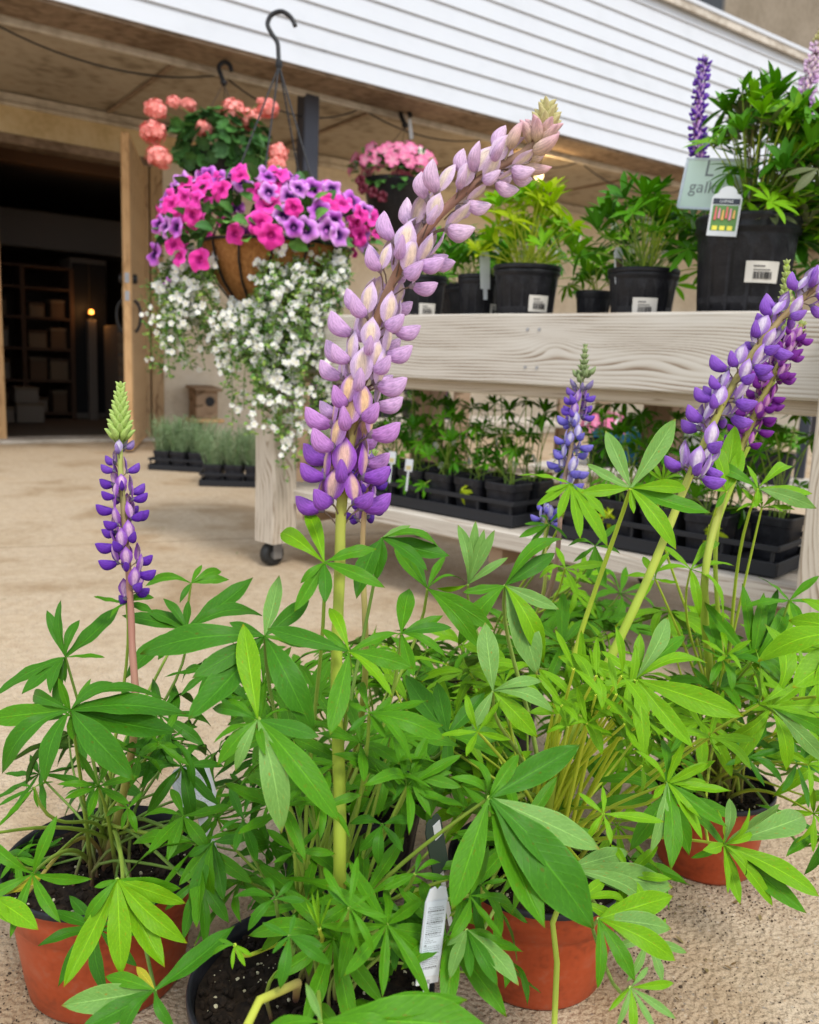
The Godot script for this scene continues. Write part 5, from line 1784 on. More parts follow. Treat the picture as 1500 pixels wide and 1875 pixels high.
func build_geranium():
	var D := 4.22
	var c := at(404, 268, D)
	var o := thing("hanging_basket", "hanging basket of coral geraniums with round green leaves under the porch", "hanging basket", Transform3D(Basis(), c))
	part("pot", lathe([Vector2(0.001, -0.22), Vector2(0.11, -0.22), Vector2(0.155, -0.06), Vector2(0.165, -0.05), Vector2(0.165, -0.03), Vector2(0.15, -0.03), Vector2(0.14, -0.05), Vector2(0.001, -0.06)], 40), M.black_pot, o)
	hook_and_chains(o, [[424, 130], [420, 118], [410, 114], [401, 122], [404, 136], [410, 150]], D, at(410, 153, D), [c + Vector3(-0.15, -0.03, 0.05), c + Vector3(0.15, -0.03, 0.05), c + Vector3(0.0, -0.03, -0.15)], false)
	for k in 190:
		var d := Vector3(rf(-1, 1), rf(-0.75, 1), rf(-1, 1)).normalized()
		var p := d * Vector3(0.27, 0.165, 0.24) * rf(0.75, 1.0)
		part("leaf", scallop_leaf(rng.randi() % 3), M.foliage, o, Transform3D(aim(Vector3(rf(-1, 1), rf(-0.4, 0.4), rf(-1, 1)), d + Vector3(rf(-0.4, 0.4), 0.5, rf(-0.4, 0.4))).scaled_local(Vector3.ONE * rf(0.030, 0.046)), p))
	var inv := o.transform.affine_inverse()
	for q in [[285, 200, 0.052], [281, 243, 0.062], [290, 288, 0.062], [318, 187, 0.034], [344, 193, 0.040], [426, 202, 0.060], [456, 218, 0.056], [491, 200, 0.054], [372, 235, 0.042], [509, 280, 0.050], [507, 303, 0.044], [478, 186, 0.022]]:
		var p: Vector3 = inv * at(q[0], q[1], D - 0.12 + rf(-0.1, 0.1))
		var h := part("flower_head", flower_head(1, rng.randi() % 3), M.flower, o, Transform3D(Basis.from_euler(Vector3(rf(-0.4, 0.4), rf(0, 6), rf(-0.4, 0.4))).scaled(Vector3.ONE * q[2]), p))
		var hi := h.transform.affine_inverse()
		var sp := []
		for z in bezier(p * 0.35, p * 0.6 + Vector3(0, 0.04, 0), p * 0.9, p, 6): sp.append(hi * z)
		part("flower_stalk", tube(sp, rep(0.0022 / q[2], 7), 5, rep_col(Color(0.2, 0.32, 0.1), 7)), M.stalk, h)

func build_pink_basket():
	var D := 5.0
	var c := at(722, 322, D)
	var o := thing("hanging_basket", "dark hanging pot of pink and burgundy flowers beyond the steel post", "hanging basket", Transform3D(Basis(), c))
	part("pot", lathe([Vector2(0.001, -0.34), Vector2(0.12, -0.34), Vector2(0.175, -0.06), Vector2(0.185, -0.05), Vector2(0.185, -0.03), Vector2(0.17, -0.03), Vector2(0.16, -0.05), Vector2(0.001, -0.06)], 40), M.black_pot, o)
	hook_and_chains(o, [[752, 214], [749, 204], [741, 199], [734, 206], [737, 218], [742, 228]], D, at(742, 231, D), [c + Vector3(-0.17, -0.03, 0.05), c + Vector3(0.17, -0.03, 0.05), c + Vector3(0.0, -0.03, -0.17)], false)
	part("price_tag", bbox(0.02, 0.11, 0.002, 0.0006), M.tag_white, o, Transform3D(Basis(Vector3.BACK, 0.15), o.transform.affine_inverse() * at(752, 236, D - 0.02)))
	for k in 150:
		var d := Vector3(rf(-1, 1), rf(-0.7, 1), rf(-1, 1)).normalized()
		var p := d * Vector3(0.24, 0.13, 0.22) * rf(0.75, 1.0)
		part("leaf", round_leaf(rng.randi() % 3), M.foliage, o, Transform3D(aim(d + Vector3(rf(-1, 1), rf(-0.6, 0.4), rf(-1, 1)), Vector3(rf(-0.4, 0.4), 1, rf(0, 0.8))).scaled_local(Vector3.ONE * rf(0.05, 0.08)), p))
	for k in 74:
		var a := rf(0, TAU)
		var up := rf(0.0, 1.0)
		var d := Vector3(cos(a) * sqrt(1 - up * up), up, sin(a) * sqrt(1 - up * up))
		part("pink_flower", small_flower(2 if rng.randf() < 0.9 else 0), M.flower, o, Transform3D(face(d + Vector3(0, 0, 0.4)).scaled_local(Vector3.ONE * rf(0.032, 0.044)), Vector3(0, 0.02, 0) + d * Vector3(0.24, 0.15, 0.22) * rf(0.95, 1.1)))
	for q in [[683, 352], [665, 345], [700, 360], [660, 330]]:
		part("burgundy_flower", petunia(3), mat(0.10, 0.006, 0.02, 0.6), o, Transform3D(face(Vector3(-0.3, 0, 1)).scaled_local(Vector3.ONE * 0.034), o.transform.affine_inverse() * at(q[0], q[1], D - 0.2)))

# ================================================================ string lights under the porch
func build_string_lights():
	var o := thing("string_lights", "string of small bulbs sagging along the porch edge", "string lights", building_t)
	var xs := [-3.6, -2.1, -0.95, -0.1, 0.85, 1.7, 2.9, 4.4]
	for i in xs.size() - 1:
		var a := Vector3(xs[i], 2.03, -0.34)
		var b := Vector3(xs[i + 1], 2.03, -0.34)
		var drop := Vector3(0, -0.10 - 0.03 * (i % 3), 0.0)
		part("wire", tube(bezier(a, a.lerp(b, 0.3) + drop, a.lerp(b, 0.7) + drop, b, 14), rep(0.0045, 15), 6), M.hook, o)
	var inv := building_t.affine_inverse()
	var glow := mat(1.0, 0.9, 0.7, 0.5)
	glow.emission_enabled = true
	glow.emission = Color(1.0, 0.86, 0.6)
	glow.emission_energy_multiplier = 3.0
	var p: Vector3 = inv * at(987, 322, 5.9)
	part("bulb", lathe([Vector2(0.001, -0.032), Vector2(0.018, -0.027), Vector2(0.029, -0.012), Vector2(0.031, 0.002), Vector2(0.024, 0.02), Vector2(0.013, 0.032), Vector2(0.001, 0.034)], 18), glow, o, pos(p.x, p.y, p.z))
	part("socket", tube([p + Vector3(0, 0.03, 0), p + Vector3(0, 0.075, 0)], [0.015, 0.013], 10), M.hook, o)
	part("wire", tube([p + Vector3(0, 0.07, 0), Vector3(p.x + 0.03, 2.08, p.z)], [0.004, 0.004], 6), M.hook, o)
	var ol := OmniLight3D.new()
	ol.name = "bulb_light"
	ol.light_color = Color(1.0, 0.84, 0.6)
	ol.light_energy = 0.12
	ol.light_size = 0.03
	ol.omni_range = 8.0
	ol.omni_attenuation = 2.0
	ol.shadow_enabled = true
	ol.position = p
	o.add_child(ol)

# ================================================================ potted lupines on the concrete
func lupine_thing(label: String, p: Vector3, orange: bool, r: float, h: float) -> Node3D:
	var o := thing("potted_lupine", label, "potted plant", Transform3D(Basis(), Vector3(p.x, 0.0, p.z)))
	if orange: orange_pot(o, r, h)
	else: black_pot(o, r, h)
	soil(o, r * (0.935 if orange else 0.93), h * 0.89, 420)
	return o

# lowest picture row that filler leaves may reach at a column
func skyline(x: float) -> float:
	var k := [[-200, 1260], [0, 1260], [90, 1240], [200, 1210], [330, 1150], [480, 1140], [640, 1120], [820, 1130], [900, 1130], [1000, 1080], [1060, 1010], [1200, 1060], [1330, 1080], [1500, 1110], [1800, 1110]]
	for i in k.size() - 1:
		if x <= k[i + 1][0]:
			return lerpf(k[i][1], k[i + 1][1], (x - k[i][0]) / float(k[i + 1][0] - k[i][0]))
	return 1110.0

func filler(plant: Node3D, soil_y: float, n: int, spread: float, h0: float, h1: float, ln: float, tones: Array, bias := Vector3.ZERO):
	var made := 0
	var tries := 0
	while made < n and tries < n * 8:
		tries += 1
		var a := rf(0, TAU)
		var q := sqrt(rng.randf())
		var out := Vector3(cos(a), 0, sin(a))
		var hub := plant.position + out * spread * q + bias * rf(0, 1) + Vector3(0, lerpf(h0, h1, rng.randf() * (1.0 - 0.35 * q)), 0)
		var px := pixel_of(hub)
		var lp := ln * 1560.0 / maxf(-(cam_t.affine_inverse() * hub).z, 0.2)
		if px.y < skyline(px.x) + lp * 0.5: continue
		if px.x > 1250 and px.y > 1560: continue
		if px.x < 60 and px.y < 1560: continue
		if px.x > 60 and px.x < 330 and px.y > 1480 and px.y < 1640: continue
		if px.x > 300 and px.x < 560 and px.y > 1690: continue
		if hub.z > -0.42: continue
		if px.x > 970 and px.x < 1170 and px.y > 1270 and px.y < 1560 and hub.z > -0.75: continue
		var nrm := (Vector3(0, 1, 0) + out * (0.3 + 0.5 * q) + Vector3(rf(-0.4, 0.4), 0, rf(-0.3, 0.5))).normalized()
		var root := plant.position + Vector3(rf(-0.03, 0.03), soil_y, rf(-0.03, 0.03))
		rosette(plant, root, hub, nrm, ln * rf(0.75, 1.15), 8 + rng.randi() % 3, tones[rng.randi() % tones.size()], rf(-0.35, 0.25), rf(0.72, 1.0))
		made += 1

func stems(plant: Node3D, soil_y: float, list: Array, tone: String):
	# bare leaf stalks and side shoots that rise from the crown; [x,y,d] is where each one ends
	var inv := plant.transform.affine_inverse()
	for q in list:
		var root := Vector3(rf(-0.025, 0.025), soil_y, rf(-0.025, 0.025))
		var e: Vector3 = inv * at(q[0], q[1], q[2])
		var c: Color = stalk_cols[tone]
		var pts := bezier(root, root.lerp(e, 0.3) + Vector3(0, 0.03, 0), root.lerp(e, 0.7) + Vector3(0, 0.015, 0), e, 10)
		var cols := []
		var rad := []
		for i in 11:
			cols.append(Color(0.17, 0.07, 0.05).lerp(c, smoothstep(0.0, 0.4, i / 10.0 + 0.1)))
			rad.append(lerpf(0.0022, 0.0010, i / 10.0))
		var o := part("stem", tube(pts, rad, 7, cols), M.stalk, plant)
		var d: Vector3 = (pts[10] - pts[8]).normalized()
		var n := 4 + rng.randi() % 4
		if tone == "lime" and rng.randf() < 0.6: n = 2
		var ln := rf(0.024, 0.044)
		var tn: String = {"lime": "bright", "mid": "mid", "bright": "bright"}[tone]
		for k in n:
			var side := aim(d, Vector3(0.2, 0.3, 0.9)) * Basis(Vector3.RIGHT, TAU * k / n + rf(-0.3, 0.3))
			var dir := side.x * rf(0.1, 0.8) + side.y
			var b2 := aim(dir, d)
			leaflet(o, tn, Transform3D(Basis(b2.x * ln, b2.y * ln, b2.z * ln * rf(0.7, 1.0)), pts[10]))

func build_lupines():
	var A := lupine_thing("lupine in an orange pot with a slender violet spike tipped green", Vector3(-0.268, 0, -0.722), true, 0.090, 0.120)
	var pb := on_height(572, 1800, 0.11)
	var B := lupine_thing("lupine in a black pot with the tall lilac spike bending over", pb, false, 0.094, 0.115)
	var C := lupine_thing("orange potted lupine with a leaning purple spike and yellow green stalks", Vector3(0.140, 0, -0.76), true, 0.088, 0.112)
	var Dp := lupine_thing("lupine in a small orange pot with a dark magenta spike", Vector3(0.376, 0, -0.955), true, 0.072, 0.102)
	var pe := on_height(640, 1445, 0.11)
	var E := lupine_thing("dark leaved lupine in a black pot crowded behind the lilac one", pe, false, 0.088, 0.115)
	var pf := on_height(890, 1262, 0.11)
	var F := lupine_thing("lupine in a black pot with a blue and white spike", pf, false, 0.085, 0.115)
	var rA := A.position + Vector3(0, 0.108, 0)
	var rB := B.position + Vector3(0, 0.102, 0)
	var rC := C.position + Vector3(0, 0.099, 0)
	var rD := Dp.position + Vector3(0, 0.09, 0)
	var rE := E.position + Vector3(0, 0.102, 0)
	var rF := F.position + Vector3(0, 0.102, 0)
	var up1 := Vector3(0, 1, 0.45)

	# ---------------- spikes
	var green := Color(0.33, 0.44, 0.05)
	var olive := Color(0.36, 0.34, 0.09)
	var pinkish := Color(0.34, 0.17, 0.13)
	spike(B, [on_height(622, 1762, 0.098), at(622, 1600, 0.588), at(622, 1450, 0.588), at(616, 1250, 0.590), at(622, 1050, 0.592), at(628, 900, 0.590), at(664, 690, 0.585), at(712, 530, 0.578), at(790, 410, 0.570), at(890, 320, 0.562), at(985, 262, 0.556), at(1000, 200, 0.553)], 0.0052, 0.0026, [Color(0.20, 0.09, 0.06), Color(0.33, 0.40, 0.05), green, green, Color(0.34, 0.35, 0.07), Color(0.36, 0.22, 0.13), Color(0.36, 0.19, 0.14), Color(0.34, 0.24, 0.17)], "lilac", 0.520, 0.965, 0.0168, 5, 0.0240, 0.0200, {"seed": 5, "off": 0.46, "from_row": 930, "open": 0.93, "st1": 0.22, "st2": 0.66, "bud1": 1.2, "cone_rows": 6, "cone": 0.017, "cone_r": 0.005, "low_pal": "lilac_deep", "low_cut": 0.09, "rise0": 0.38, "rise1": 0.75, "lift": 0.8, "skip": 0.14, "tight": 0.82, "cone_pale": 0.4})
	# short dark spike just behind it
	spike(E, [rE, at(668, 1250, 0.74), at(664, 1020, 0.72), at(668, 930, 0.72), at(678, 830, 0.72)], 0.004, 0.002, [olive, green, olive, pinkish], "violet", 0.82, 0.99, 0.012, 6, 0.0150, 0.012, {"from_row": 945, "open": 1.1, "st1": 0.9, "st2": 1.1, "cone_rows": 2, "cone": 0.01, "rise0": 0.2, "rise1": 0.6})
	# violet spike on the left
	spike(A, [rA, at(245, 1350, 0.70), at(242, 1180, 0.725), at(238, 1085, 0.735), at(228, 950, 0.74), at(220, 840, 0.74), at(221, 708, 0.74)], 0.0040, 0.0022, [Color(0.2, 0.1, 0.06), olive, olive, Color(0.30, 0.16, 0.10), Color(0.32, 0.15, 0.11), Color(0.32, 0.17, 0.12), Color(0.36, 0.40, 0.12), Color(0.4, 0.52, 0.14)], "violet", 0.555, 0.90, 0.0195, 6, 0.0185, 0.0130, {"from_row": 1080, "open": 0.93, "st1": 0.72, "st2": 0.88, "bud1": 1.1, "cone_rows": 11, "cone": 0.0135, "cone_r": 0.005, "rise0": 0.12, "rise1": 0.7, "lift": 0.3, "skip": 0.34, "tight": 0.66})
	# right: broad purple spike leaning out of the picture, magenta one behind
	spike(C, [rC + Vector3(0.01, 0, 0), at(1010, 1440, 0.74), at(1092, 1260, 0.75), at(1186, 1060, 0.76), at(1268, 860, 0.77), at(1345, 700, 0.77), at(1420, 595, 0.77), at(1510, 515, 0.77), at(1590, 480, 0.77)], 0.0050, 0.0026, [Color(0.3, 0.22, 0.08), green, green, green, Color(0.42, 0.48, 0.08), Color(0.36, 0.36, 0.09), Color(0.36, 0.27, 0.13), Color(0.38, 0.27, 0.16)], "purple", 0.60, 0.98, 0.0190, 6, 0.0210, 0.0195, {"from_row": 860, "open": 1.1, "st1": 0.6, "st2": 1.2, "cone_rows": 2, "rise0": 0.12, "rise1": 0.4, "lift": 0.9, "skip": 0.28, "tight": 0.95})
	spike(Dp, [rD + Vector3(0.02, 0, 0), at(1290, 1120, 0.86), at(1318, 930, 0.87), at(1370, 790, 0.88), at(1425, 670, 0.88), at(1470, 590, 0.88)], 0.0050, 0.0028, [Color(0.3, 0.22, 0.08), green, green, olive, Color(0.3, 0.24, 0.08)], "magenta", 0.60, 0.97, 0.0165, 6, 0.0165, 0.015, {"from_row": 815, "open": 1.1, "st1": 0.6, "st2": 1.2, "cone_rows": 2, "rise0": 0.15, "rise1": 0.5, "lift": 0.4, "skip": 0.12})
	# green bud spike
	spike(Dp, [rD + Vector3(0.03, 0, 0.01), at(1310, 1040, 0.92), at(1345, 880, 0.92), at(1405, 740, 0.92), at(1434, 600, 0.92), at(1441, 480, 0.92)], 0.0028, 0.002, [green, green, green], "purple", 0.87, 0.872, 0.02, 3, 0.008, 0.008, {"open": 0.0, "bud1": 0.0, "cone_rows": 12, "cone": 0.0125, "cone_r": 0.0042})
	# blue spike
	spike(F, [rF, at(1000, 1100, 0.98), at(1030, 900, 0.97), at(1050, 800, 0.97), at(1066, 700, 0.97), at(1072, 632, 0.97)], 0.0040, 0.0020, [olive, green, Color(0.3, 0.24, 0.12), Color(0.3, 0.18, 0.14), Color(0.32, 0.22, 0.16), Color(0.3, 0.36, 0.16)], "blue", 0.56, 0.94, 0.0165, 6, 0.0185, 0.0130, {"from_row": 885, "open": 0.9, "st1": 0.55, "st2": 0.86, "cone_rows": 6, "cone": 0.0095, "cone_r": 0.003, "rise0": 0.15, "rise1": 0.6, "skip": 0.28, "lift": 0.4})
	spike(F, [rF, at(985, 1120, 1.0), at(998, 985, 1.0), at(1003, 928, 1.0)], 0.003, 0.002, [green, green, olive], "blue", 0.86, 0.99, 0.013, 4, 0.0155, 0.013, {"from_row": 958, "open": 1.1, "st1": 0.95, "st2": 1.1, "cone_rows": 1, "cone": 0.006})

	# ---------------- leaves that can be told apart in the photograph
	hero_leaf(A, rA, 130, 1300, 0.64, Vector3(-0.1, 1, 0.75), "dark", [[42, 1264], [-25, 1318], [-20, 1402], [72, 1428], [238, 1422], [328, 1345], [340, 1298], [298, 1252], [205, 1240]], 1.05, 0.0018)
	hero_leaf(A, rA, 120, 1203, 0.73, Vector3(-0.2, 1, 0.35), "dark", [[-12, 1272], [40, 1272], [88, 1265], [120, 1250], [108, 1315], [192, 1205], [222, 1110], [142, 1130], [106, 1095], [86, 1118]])
	hero_leaf(A, rA, 232, 1104, 0.745, Vector3(0, 1, 0.4), "mid", [[172, 1094], [222, 1076], [240, 1074], [258, 1084], [284, 1090], [280, 1120], [200, 1130]])
	hero_leaf(A, rA, 342, 1153, 0.78, Vector3(0, 1, 0.5), "dark", [[224, 1128], [226, 1235], [300, 1092], [464, 1060], [488, 1106], [430, 1165], [268, 1115], [345, 1100], [290, 1210]], 1.15)
	hero_leaf(A, rA, 350, 1068, 0.86, Vector3(0.2, 1, 0.5), "mid", [[262, 1060], [300, 1050], [370, 1035], [410, 1040], [420, 1060], [330, 1100]])
	hero_leaf(A, rA, 215, 1610, 0.575, Vector3(0.1, 0.7, 1), "mid", [[118, 1808, "bright"], [222, 1788, "bright"], [302, 1773, "bright"], [341, 1732, "bright"], [341, 1655, "bright"], [332, 1628], [172, 1625], [150, 1690]], 0.95, 0.0019)
	hero_leaf(A, rA, 390, 1542, 0.63, Vector3(0, 0.8, 1), "dark", [[328, 1622], [350, 1682], [384, 1648], [410, 1650], [455, 1535], [340, 1570]], 1.1)
	hero_leaf(A, rA, 336, 1495, 0.65, Vector3(0, 1, 0.5), "mid", [[258, 1488], [270, 1565], [306, 1576], [382, 1555], [430, 1475], [312, 1440]], 1.1)
	hero_leaf(A, rA, 62, 1442, 0.63, Vector3(-0.2, 1, 0.2), "mid", [[0, 1515], [-5, 1478], [24, 1440], [100, 1430], [70, 1480]], 0.75)
	hero_leaf(A, rA, 145, 1445, 0.66, Vector3(0, 1, 0.3), "dark", [[110, 1437], [120, 1455], [172, 1435], [168, 1452], [150, 1425]], 0.9, 0.0011)
	hero_leaf(A, rA, -20, 1640, 0.57, Vector3(0, 1, 0.3), "yellow", [[86, 1603], [62, 1625], [70, 1700, "bright"], [20, 1690, "bright"]], 1.0)
	hero_leaf(A, rA, 284, 1813, 0.545, Vector3(0, 1, 0.6), "dark", [[432, 1697, "dark", 3], [113, 1842, "pale"], [150, 1885], [208, 1905], [312, 1885], [190, 1785, "mid"], [250, 1770, "yellow"]], 1.15)
	hero_leaf(A, rA, 255, 1385, 0.70, Vector3(0.2, 1, 0.5), "mid", [[190, 1350], [330, 1360], [300, 1410], [240, 1440], [210, 1420], [280, 1340]])
	hero_leaf(A, rA, 235, 1480, 0.66, Vector3(0, 1, 0.5), "mid", [[200, 1450], [262, 1450], [250, 1520], [222, 1515], [190, 1490]], 1.1)
	hero_leaf(A, rA, 365, 1610, 0.62, Vector3(0.2, 0.7, 0.9), "dark", [[300, 1668], [335, 1722], [378, 1735], [420, 1690], [430, 1620], [320, 1590]], 1.0)
	hero_leaf(A, rA, 30, 1570, 0.62, Vector3(-0.2, 1, 0.6), "mid", [[-20, 1560], [70, 1540], [85, 1590], [40, 1625], [0, 1610]], 0.9, 0.0011)
	stems(A, 0.108, [[130, 1310, 0.65], [180, 1440, 0.64], [290, 1360, 0.7], [-30, 1530, 0.6], [60, 1600, 0.58]], "mid")

	hero_leaf(B, rB, 472, 1317, 0.535, Vector3(0, 0.7, 0.9), "mid", [[446, 1143, "bright", 0], [428, 1412, "pale"], [395, 1400], [522, 1525, "pale"], [626, 1505, "mid"], [585, 1350, "dark"], [380, 1290, "dark"]], 1.05, 0.0030)
	hero_leaf(B, rB, 485, 1165, 0.575, Vector3(0.1, 0.9, 0.7), "dark", [[573, 1334], [345, 1322], [352, 1242], [246, 1187], [642, 1192, "mid"], [512, 1055, "pale", 3], [568, 1098], [420, 1140]], 1.15)
	hero_leaf(B, rB, 640, 1193, 0.555, Vector3(0, 0.85, 0.8), "mid", [[490, 1152], [588, 1150], [604, 1347], [757, 1222], [722, 1272, "bright"], [727, 1155], [602, 1103, "bright"]], 0.95)
	hero_leaf(B, rB, 594, 1030, 0.575, Vector3(0, 0.8, 0.7), "mid", [[550, 1066], [538, 1122], [596, 1104], [706, 1074], [690, 1003], [560, 925, "bright"], [500, 960, "bright"]], 1.0)
	hero_leaf(B, rB, 735, 1160, 0.62, Vector3(0, 1, 0.6), "mid", [[660, 1178], [812, 1128], [830, 1146], [820, 1194], [758, 1242], [750, 1075]])
	hero_leaf(B, rB, 676, 1306, 0.55, Vector3(0, 1, 0.7), "mid", [[818, 1347], [762, 1382], [706, 1352], [785, 1285], [655, 1236], [638, 1286], [640, 1340, "dark"]], 1.0)
	hero_leaf(B, rB, 640, 1662, 0.50, Vector3(0.1, 1, 0.9), "mid", [[588, 1583], [656, 1563], [684, 1634], [713, 1680], [658, 1746], [688, 1745], [614, 1706], [598, 1628]], 0.62)
	hero_leaf(B, rB, 585, 1700, 0.52, Vector3(0, 0.6, 1), "bright", [[570, 1630], [582, 1628], [596, 1632], [608, 1640], [560, 1650]], 0.45)
	hero_leaf(B, rB, 530, 1714, 0.49, Vector3(0, 1, 0.8), "dark", [[480, 1690], [540, 1674], [593, 1733], [514, 1811], [498, 1746], [606, 1766]], 1.0)
	hero_leaf(B, rB, 590, 1872, 0.43, Vector3(0, 1, 0.45), "mid", [[856, 1834, "mid", 0], [905, 1885, "mid", 4], [770, 1915], [470, 1890], [560, 1800, "pale"]], 1.0)
	hero_leaf(B, rB, 750, 1418, 0.575, Vector3(0, 0.9, 0.8), "mid", [[786, 1343], [829, 1415], [846, 1442], [712, 1394], [718, 1468], [790, 1495]], 0.85)
	hero_leaf(B, rB, 738, 1675, 0.575, Vector3(0, 1, 0.6), "dark", [[690, 1640], [760, 1618], [802, 1680], [760, 1792], [720, 1778], [680, 1742], [672, 1682]], 1.0)
	hero_leaf(B, rB, 540, 1560, 0.56, Vector3(0, 1, 0.6), "mid", [[586, 1515], [616, 1562], [556, 1582], [540, 1512], [488, 1518], [500, 1580]], 0.85)
	hero_leaf(B, rB, 700, 985, 0.64, Vector3(0.2, 0.9, 0.7), "dark", [[752, 963, "pale"], [786, 1042], [828, 998], [690, 1060], [824, 1020], [650, 1090]], 1.25)
	hero_leaf(B, rB, 783, 1078, 0.68, Vector3(0, 0.8, 0.8), "mid", [[722, 1003], [816, 1013], [852, 1048], [906, 1152], [884, 1184], [745, 1000]], 0.85)
	hero_leaf(B, rB, 445, 1500, 0.58, Vector3(0, 1, 0.5), "dark", [[470, 1430], [490, 1470], [420, 1440], [430, 1560], [470, 1580], [400, 1520]], 0.9)
	hero_leaf(B, rB, 505, 1645, 0.55, Vector3(0, 1, 0.6), "dark", [[425, 1635], [450, 1700], [560, 1650], [540, 1610], [480, 1600]], 1.1)
	hero_leaf(B, rB, 430, 1730, 0.53, Vector3(0, 1, 0.8), "bright", [[385, 1745], [425, 1775], [450, 1770], [462, 1750], [400, 1720]], 0.9)
	hero_leaf(B, rB, 700, 1510, 0.58, Vector3(0.2, 0.8, 0.8), "dark", [[640, 1500], [660, 1560], [690, 1585], [760, 1500], [740, 1560]], 1.35)
	hero_leaf(B, rB, 760, 1600, 0.56, Vector3(0.2, 0.9, 0.6), "mid", [[700, 1630], [720, 1610], [812, 1570], [822, 1610], [770, 1560]], 1.0)
	stems(B, 0.102, [[475, 1330, 0.54], [520, 1480, 0.56], [590, 1480, 0.56], [660, 1360, 0.58], [700, 1420, 0.58], [745, 1440, 0.57], [890, 1465, 0.555], [860, 1640, 0.54]], "mid")
	# broken stalk lying over the pot rim
	var invb := B.transform.affine_inverse()
	var bp := [invb * (rB + Vector3(-0.01, 0.01, 0.02)), invb * at(545, 1800, 0.5), invb * at(475, 1832, 0.475), invb * at(452, 1880, 0.46)]
	part("stem", tube(bp, [0.0026, 0.0026, 0.0025, 0.0024], 8, [Color(0.13, 0.06, 0.05), Color(0.25, 0.2, 0.07), Color(0.42, 0.46, 0.06), Color(0.42, 0.46, 0.06)]), M.stalk, B)

	hero_leaf(C, rC, 896, 1460, 0.535, Vector3(0.1, 0.7, 1), "mid", [[1098, 1556, "pale", 0], [828, 1666, "mid", 0], [1062, 1364, "dark"], [996, 1702], [1092, 1702, "dark"], [1050, 1618, "dark"], [950, 1380, "mid"]], 1.15, 0.0022)
	hero_leaf(C, rC, 855, 1703, 0.54, Vector3(0, 1, 0.5), "pale", [[823, 1792], [862, 1792, "dark"], [912, 1802, "dark"], [952, 1802], [958, 1745, "mid"], [818, 1732]], 1.0)
	hero_leaf(C, rC, 1096, 1682, 0.565, Vector3(0, 0.8, 0.8), "pale", [[1235, 1640], [1248, 1758], [1232, 1700], [1165, 1797, "mid"], [1098, 1813, "mid"], [1150, 1650, "bright"]], 1.05)
	hero_leaf(C, rC, 1155, 1808, 0.52, Vector3(0, 0.8, 0.8), "pale", [[1113, 1852], [1130, 1884], [1160, 1895], [1202, 1893], [1238, 1866], [1190, 1768], [1240, 1800]], 0.75)
	hero_leaf(C, rC, 1165, 1243, 0.66, Vector3(-0.2, 0.7, 0.8), "bright", [[1232, 1122, "pale"], [1258, 1158], [1302, 1192], [1172, 1160], [1022, 1202], [1018, 1290], [1182, 1392], [1270, 1372], [1362, 1312], [1100, 1190]], 0.95, 0.0032)
	hero_leaf(C, rC, 903, 1265, 0.61, Vector3(-0.1, 0.6, 1), "pale", [[888, 1138], [998, 1240], [1024, 1292], [985, 1350, "bright"], [865, 1335]], 1.15)
	hero_leaf(C, rC, 925, 1072, 0.70, Vector3(0, 0.6, 1), "pale", [[1032, 962, "mid"], [1024, 1117], [1006, 1212], [986, 1236], [834, 1177, "mid"], [847, 1086, "mid"], [1020, 1010, "dark"]], 1.05, 0.002)
	hero_leaf(C, rC, 857, 1070, 0.74, Vector3(0, 0.25, 1), "pale", [[845, 953], [872, 952], [888, 968], [906, 970], [932, 1018], [798, 1082, "bright"]], 0.8)
	hero_leaf(C, rC, 1155, 894, 0.74, Vector3(0, 0.6, 0.9), "bright", [[1236, 767, "pale", 0], [1109, 789, "pale", 0], [1073, 851, "pale"], [1064, 902], [1266, 892], [1302, 942], [1160, 942], [1242, 1005]], 1.05, 0.0026)
	hero_leaf(C, rC, 1222, 1432, 0.63, Vector3(0, 0.8, 0.7), "bright", [[1310, 1393], [1340, 1450], [1332, 1516], [1290, 1537], [1215, 1345], [1195, 1562, "pale"], [1232, 1592, "mid"]], 0.85)
	hero_leaf(C, rC, 1105, 1490, 0.58, Vector3(0, 1, 0.8), "bright", [[1058, 1450], [1104, 1438], [1120, 1547], [1216, 1506], [1152, 1500], [1072, 1542]], 0.8)
	hero_leaf(C, rC, 880, 1620, 0.60, Vector3(-0.1, 0.8, 0.8), "mid", [[800, 1640], [830, 1700], [880, 1730], [925, 1690], [930, 1610], [845, 1580]], 0.9)
	hero_leaf(C, rC, 1150, 1600, 0.62, Vector3(0.3, 0.9, 0.7), "bright", [[1095, 1585], [1130, 1670], [1190, 1670], [1230, 1610], [1205, 1550], [1120, 1540]], 0.9)
	hero_leaf(C, rC, 1185, 1720, 0.62, Vector3(0.2, 0.8, 0.8), "pale", [[1120, 1735], [1150, 1800], [1215, 1800], [1262, 1745], [1225, 1680]], 0.85)
	hero_leaf(C, rC, 1040, 1330, 0.62, Vector3(0, 0.9, 0.6), "bright", [[1010, 1270], [1060, 1280], [1085, 1320], [1000, 1340]], 0.9)
	hero_leaf(C, rC, 1060, 1650, 0.58, Vector3(0.3, 0.8, 0.6), "bright", [[1180, 1660], [1150, 1700], [1110, 1610], [1020, 1640]], 1.1)
	hero_leaf(C, rC, 1040, 1590, 0.60, Vector3(0.5, 0.8, 0.6), "pale", [[1230, 1625], [1215, 1660], [1150, 1560], [1000, 1600]], 0.9)
	var fan := []
	for k in 26: fan.append([lerpf(1020, 1180, k / 25.0) + rf(-14, 14), rf(1225, 1330) + maxf(0.0, k - 18) * 12.0, rf(0.62, 0.69)])
	stems(C, 0.099, fan, "lime")
	stems(C, 0.099, [[1325, 1546, 0.66], [1220, 1436, 0.63], [1300, 1350, 0.66], [1390, 1290, 0.68], [875, 1340, 0.6]], "bright")
	var invc := C.transform.affine_inverse()
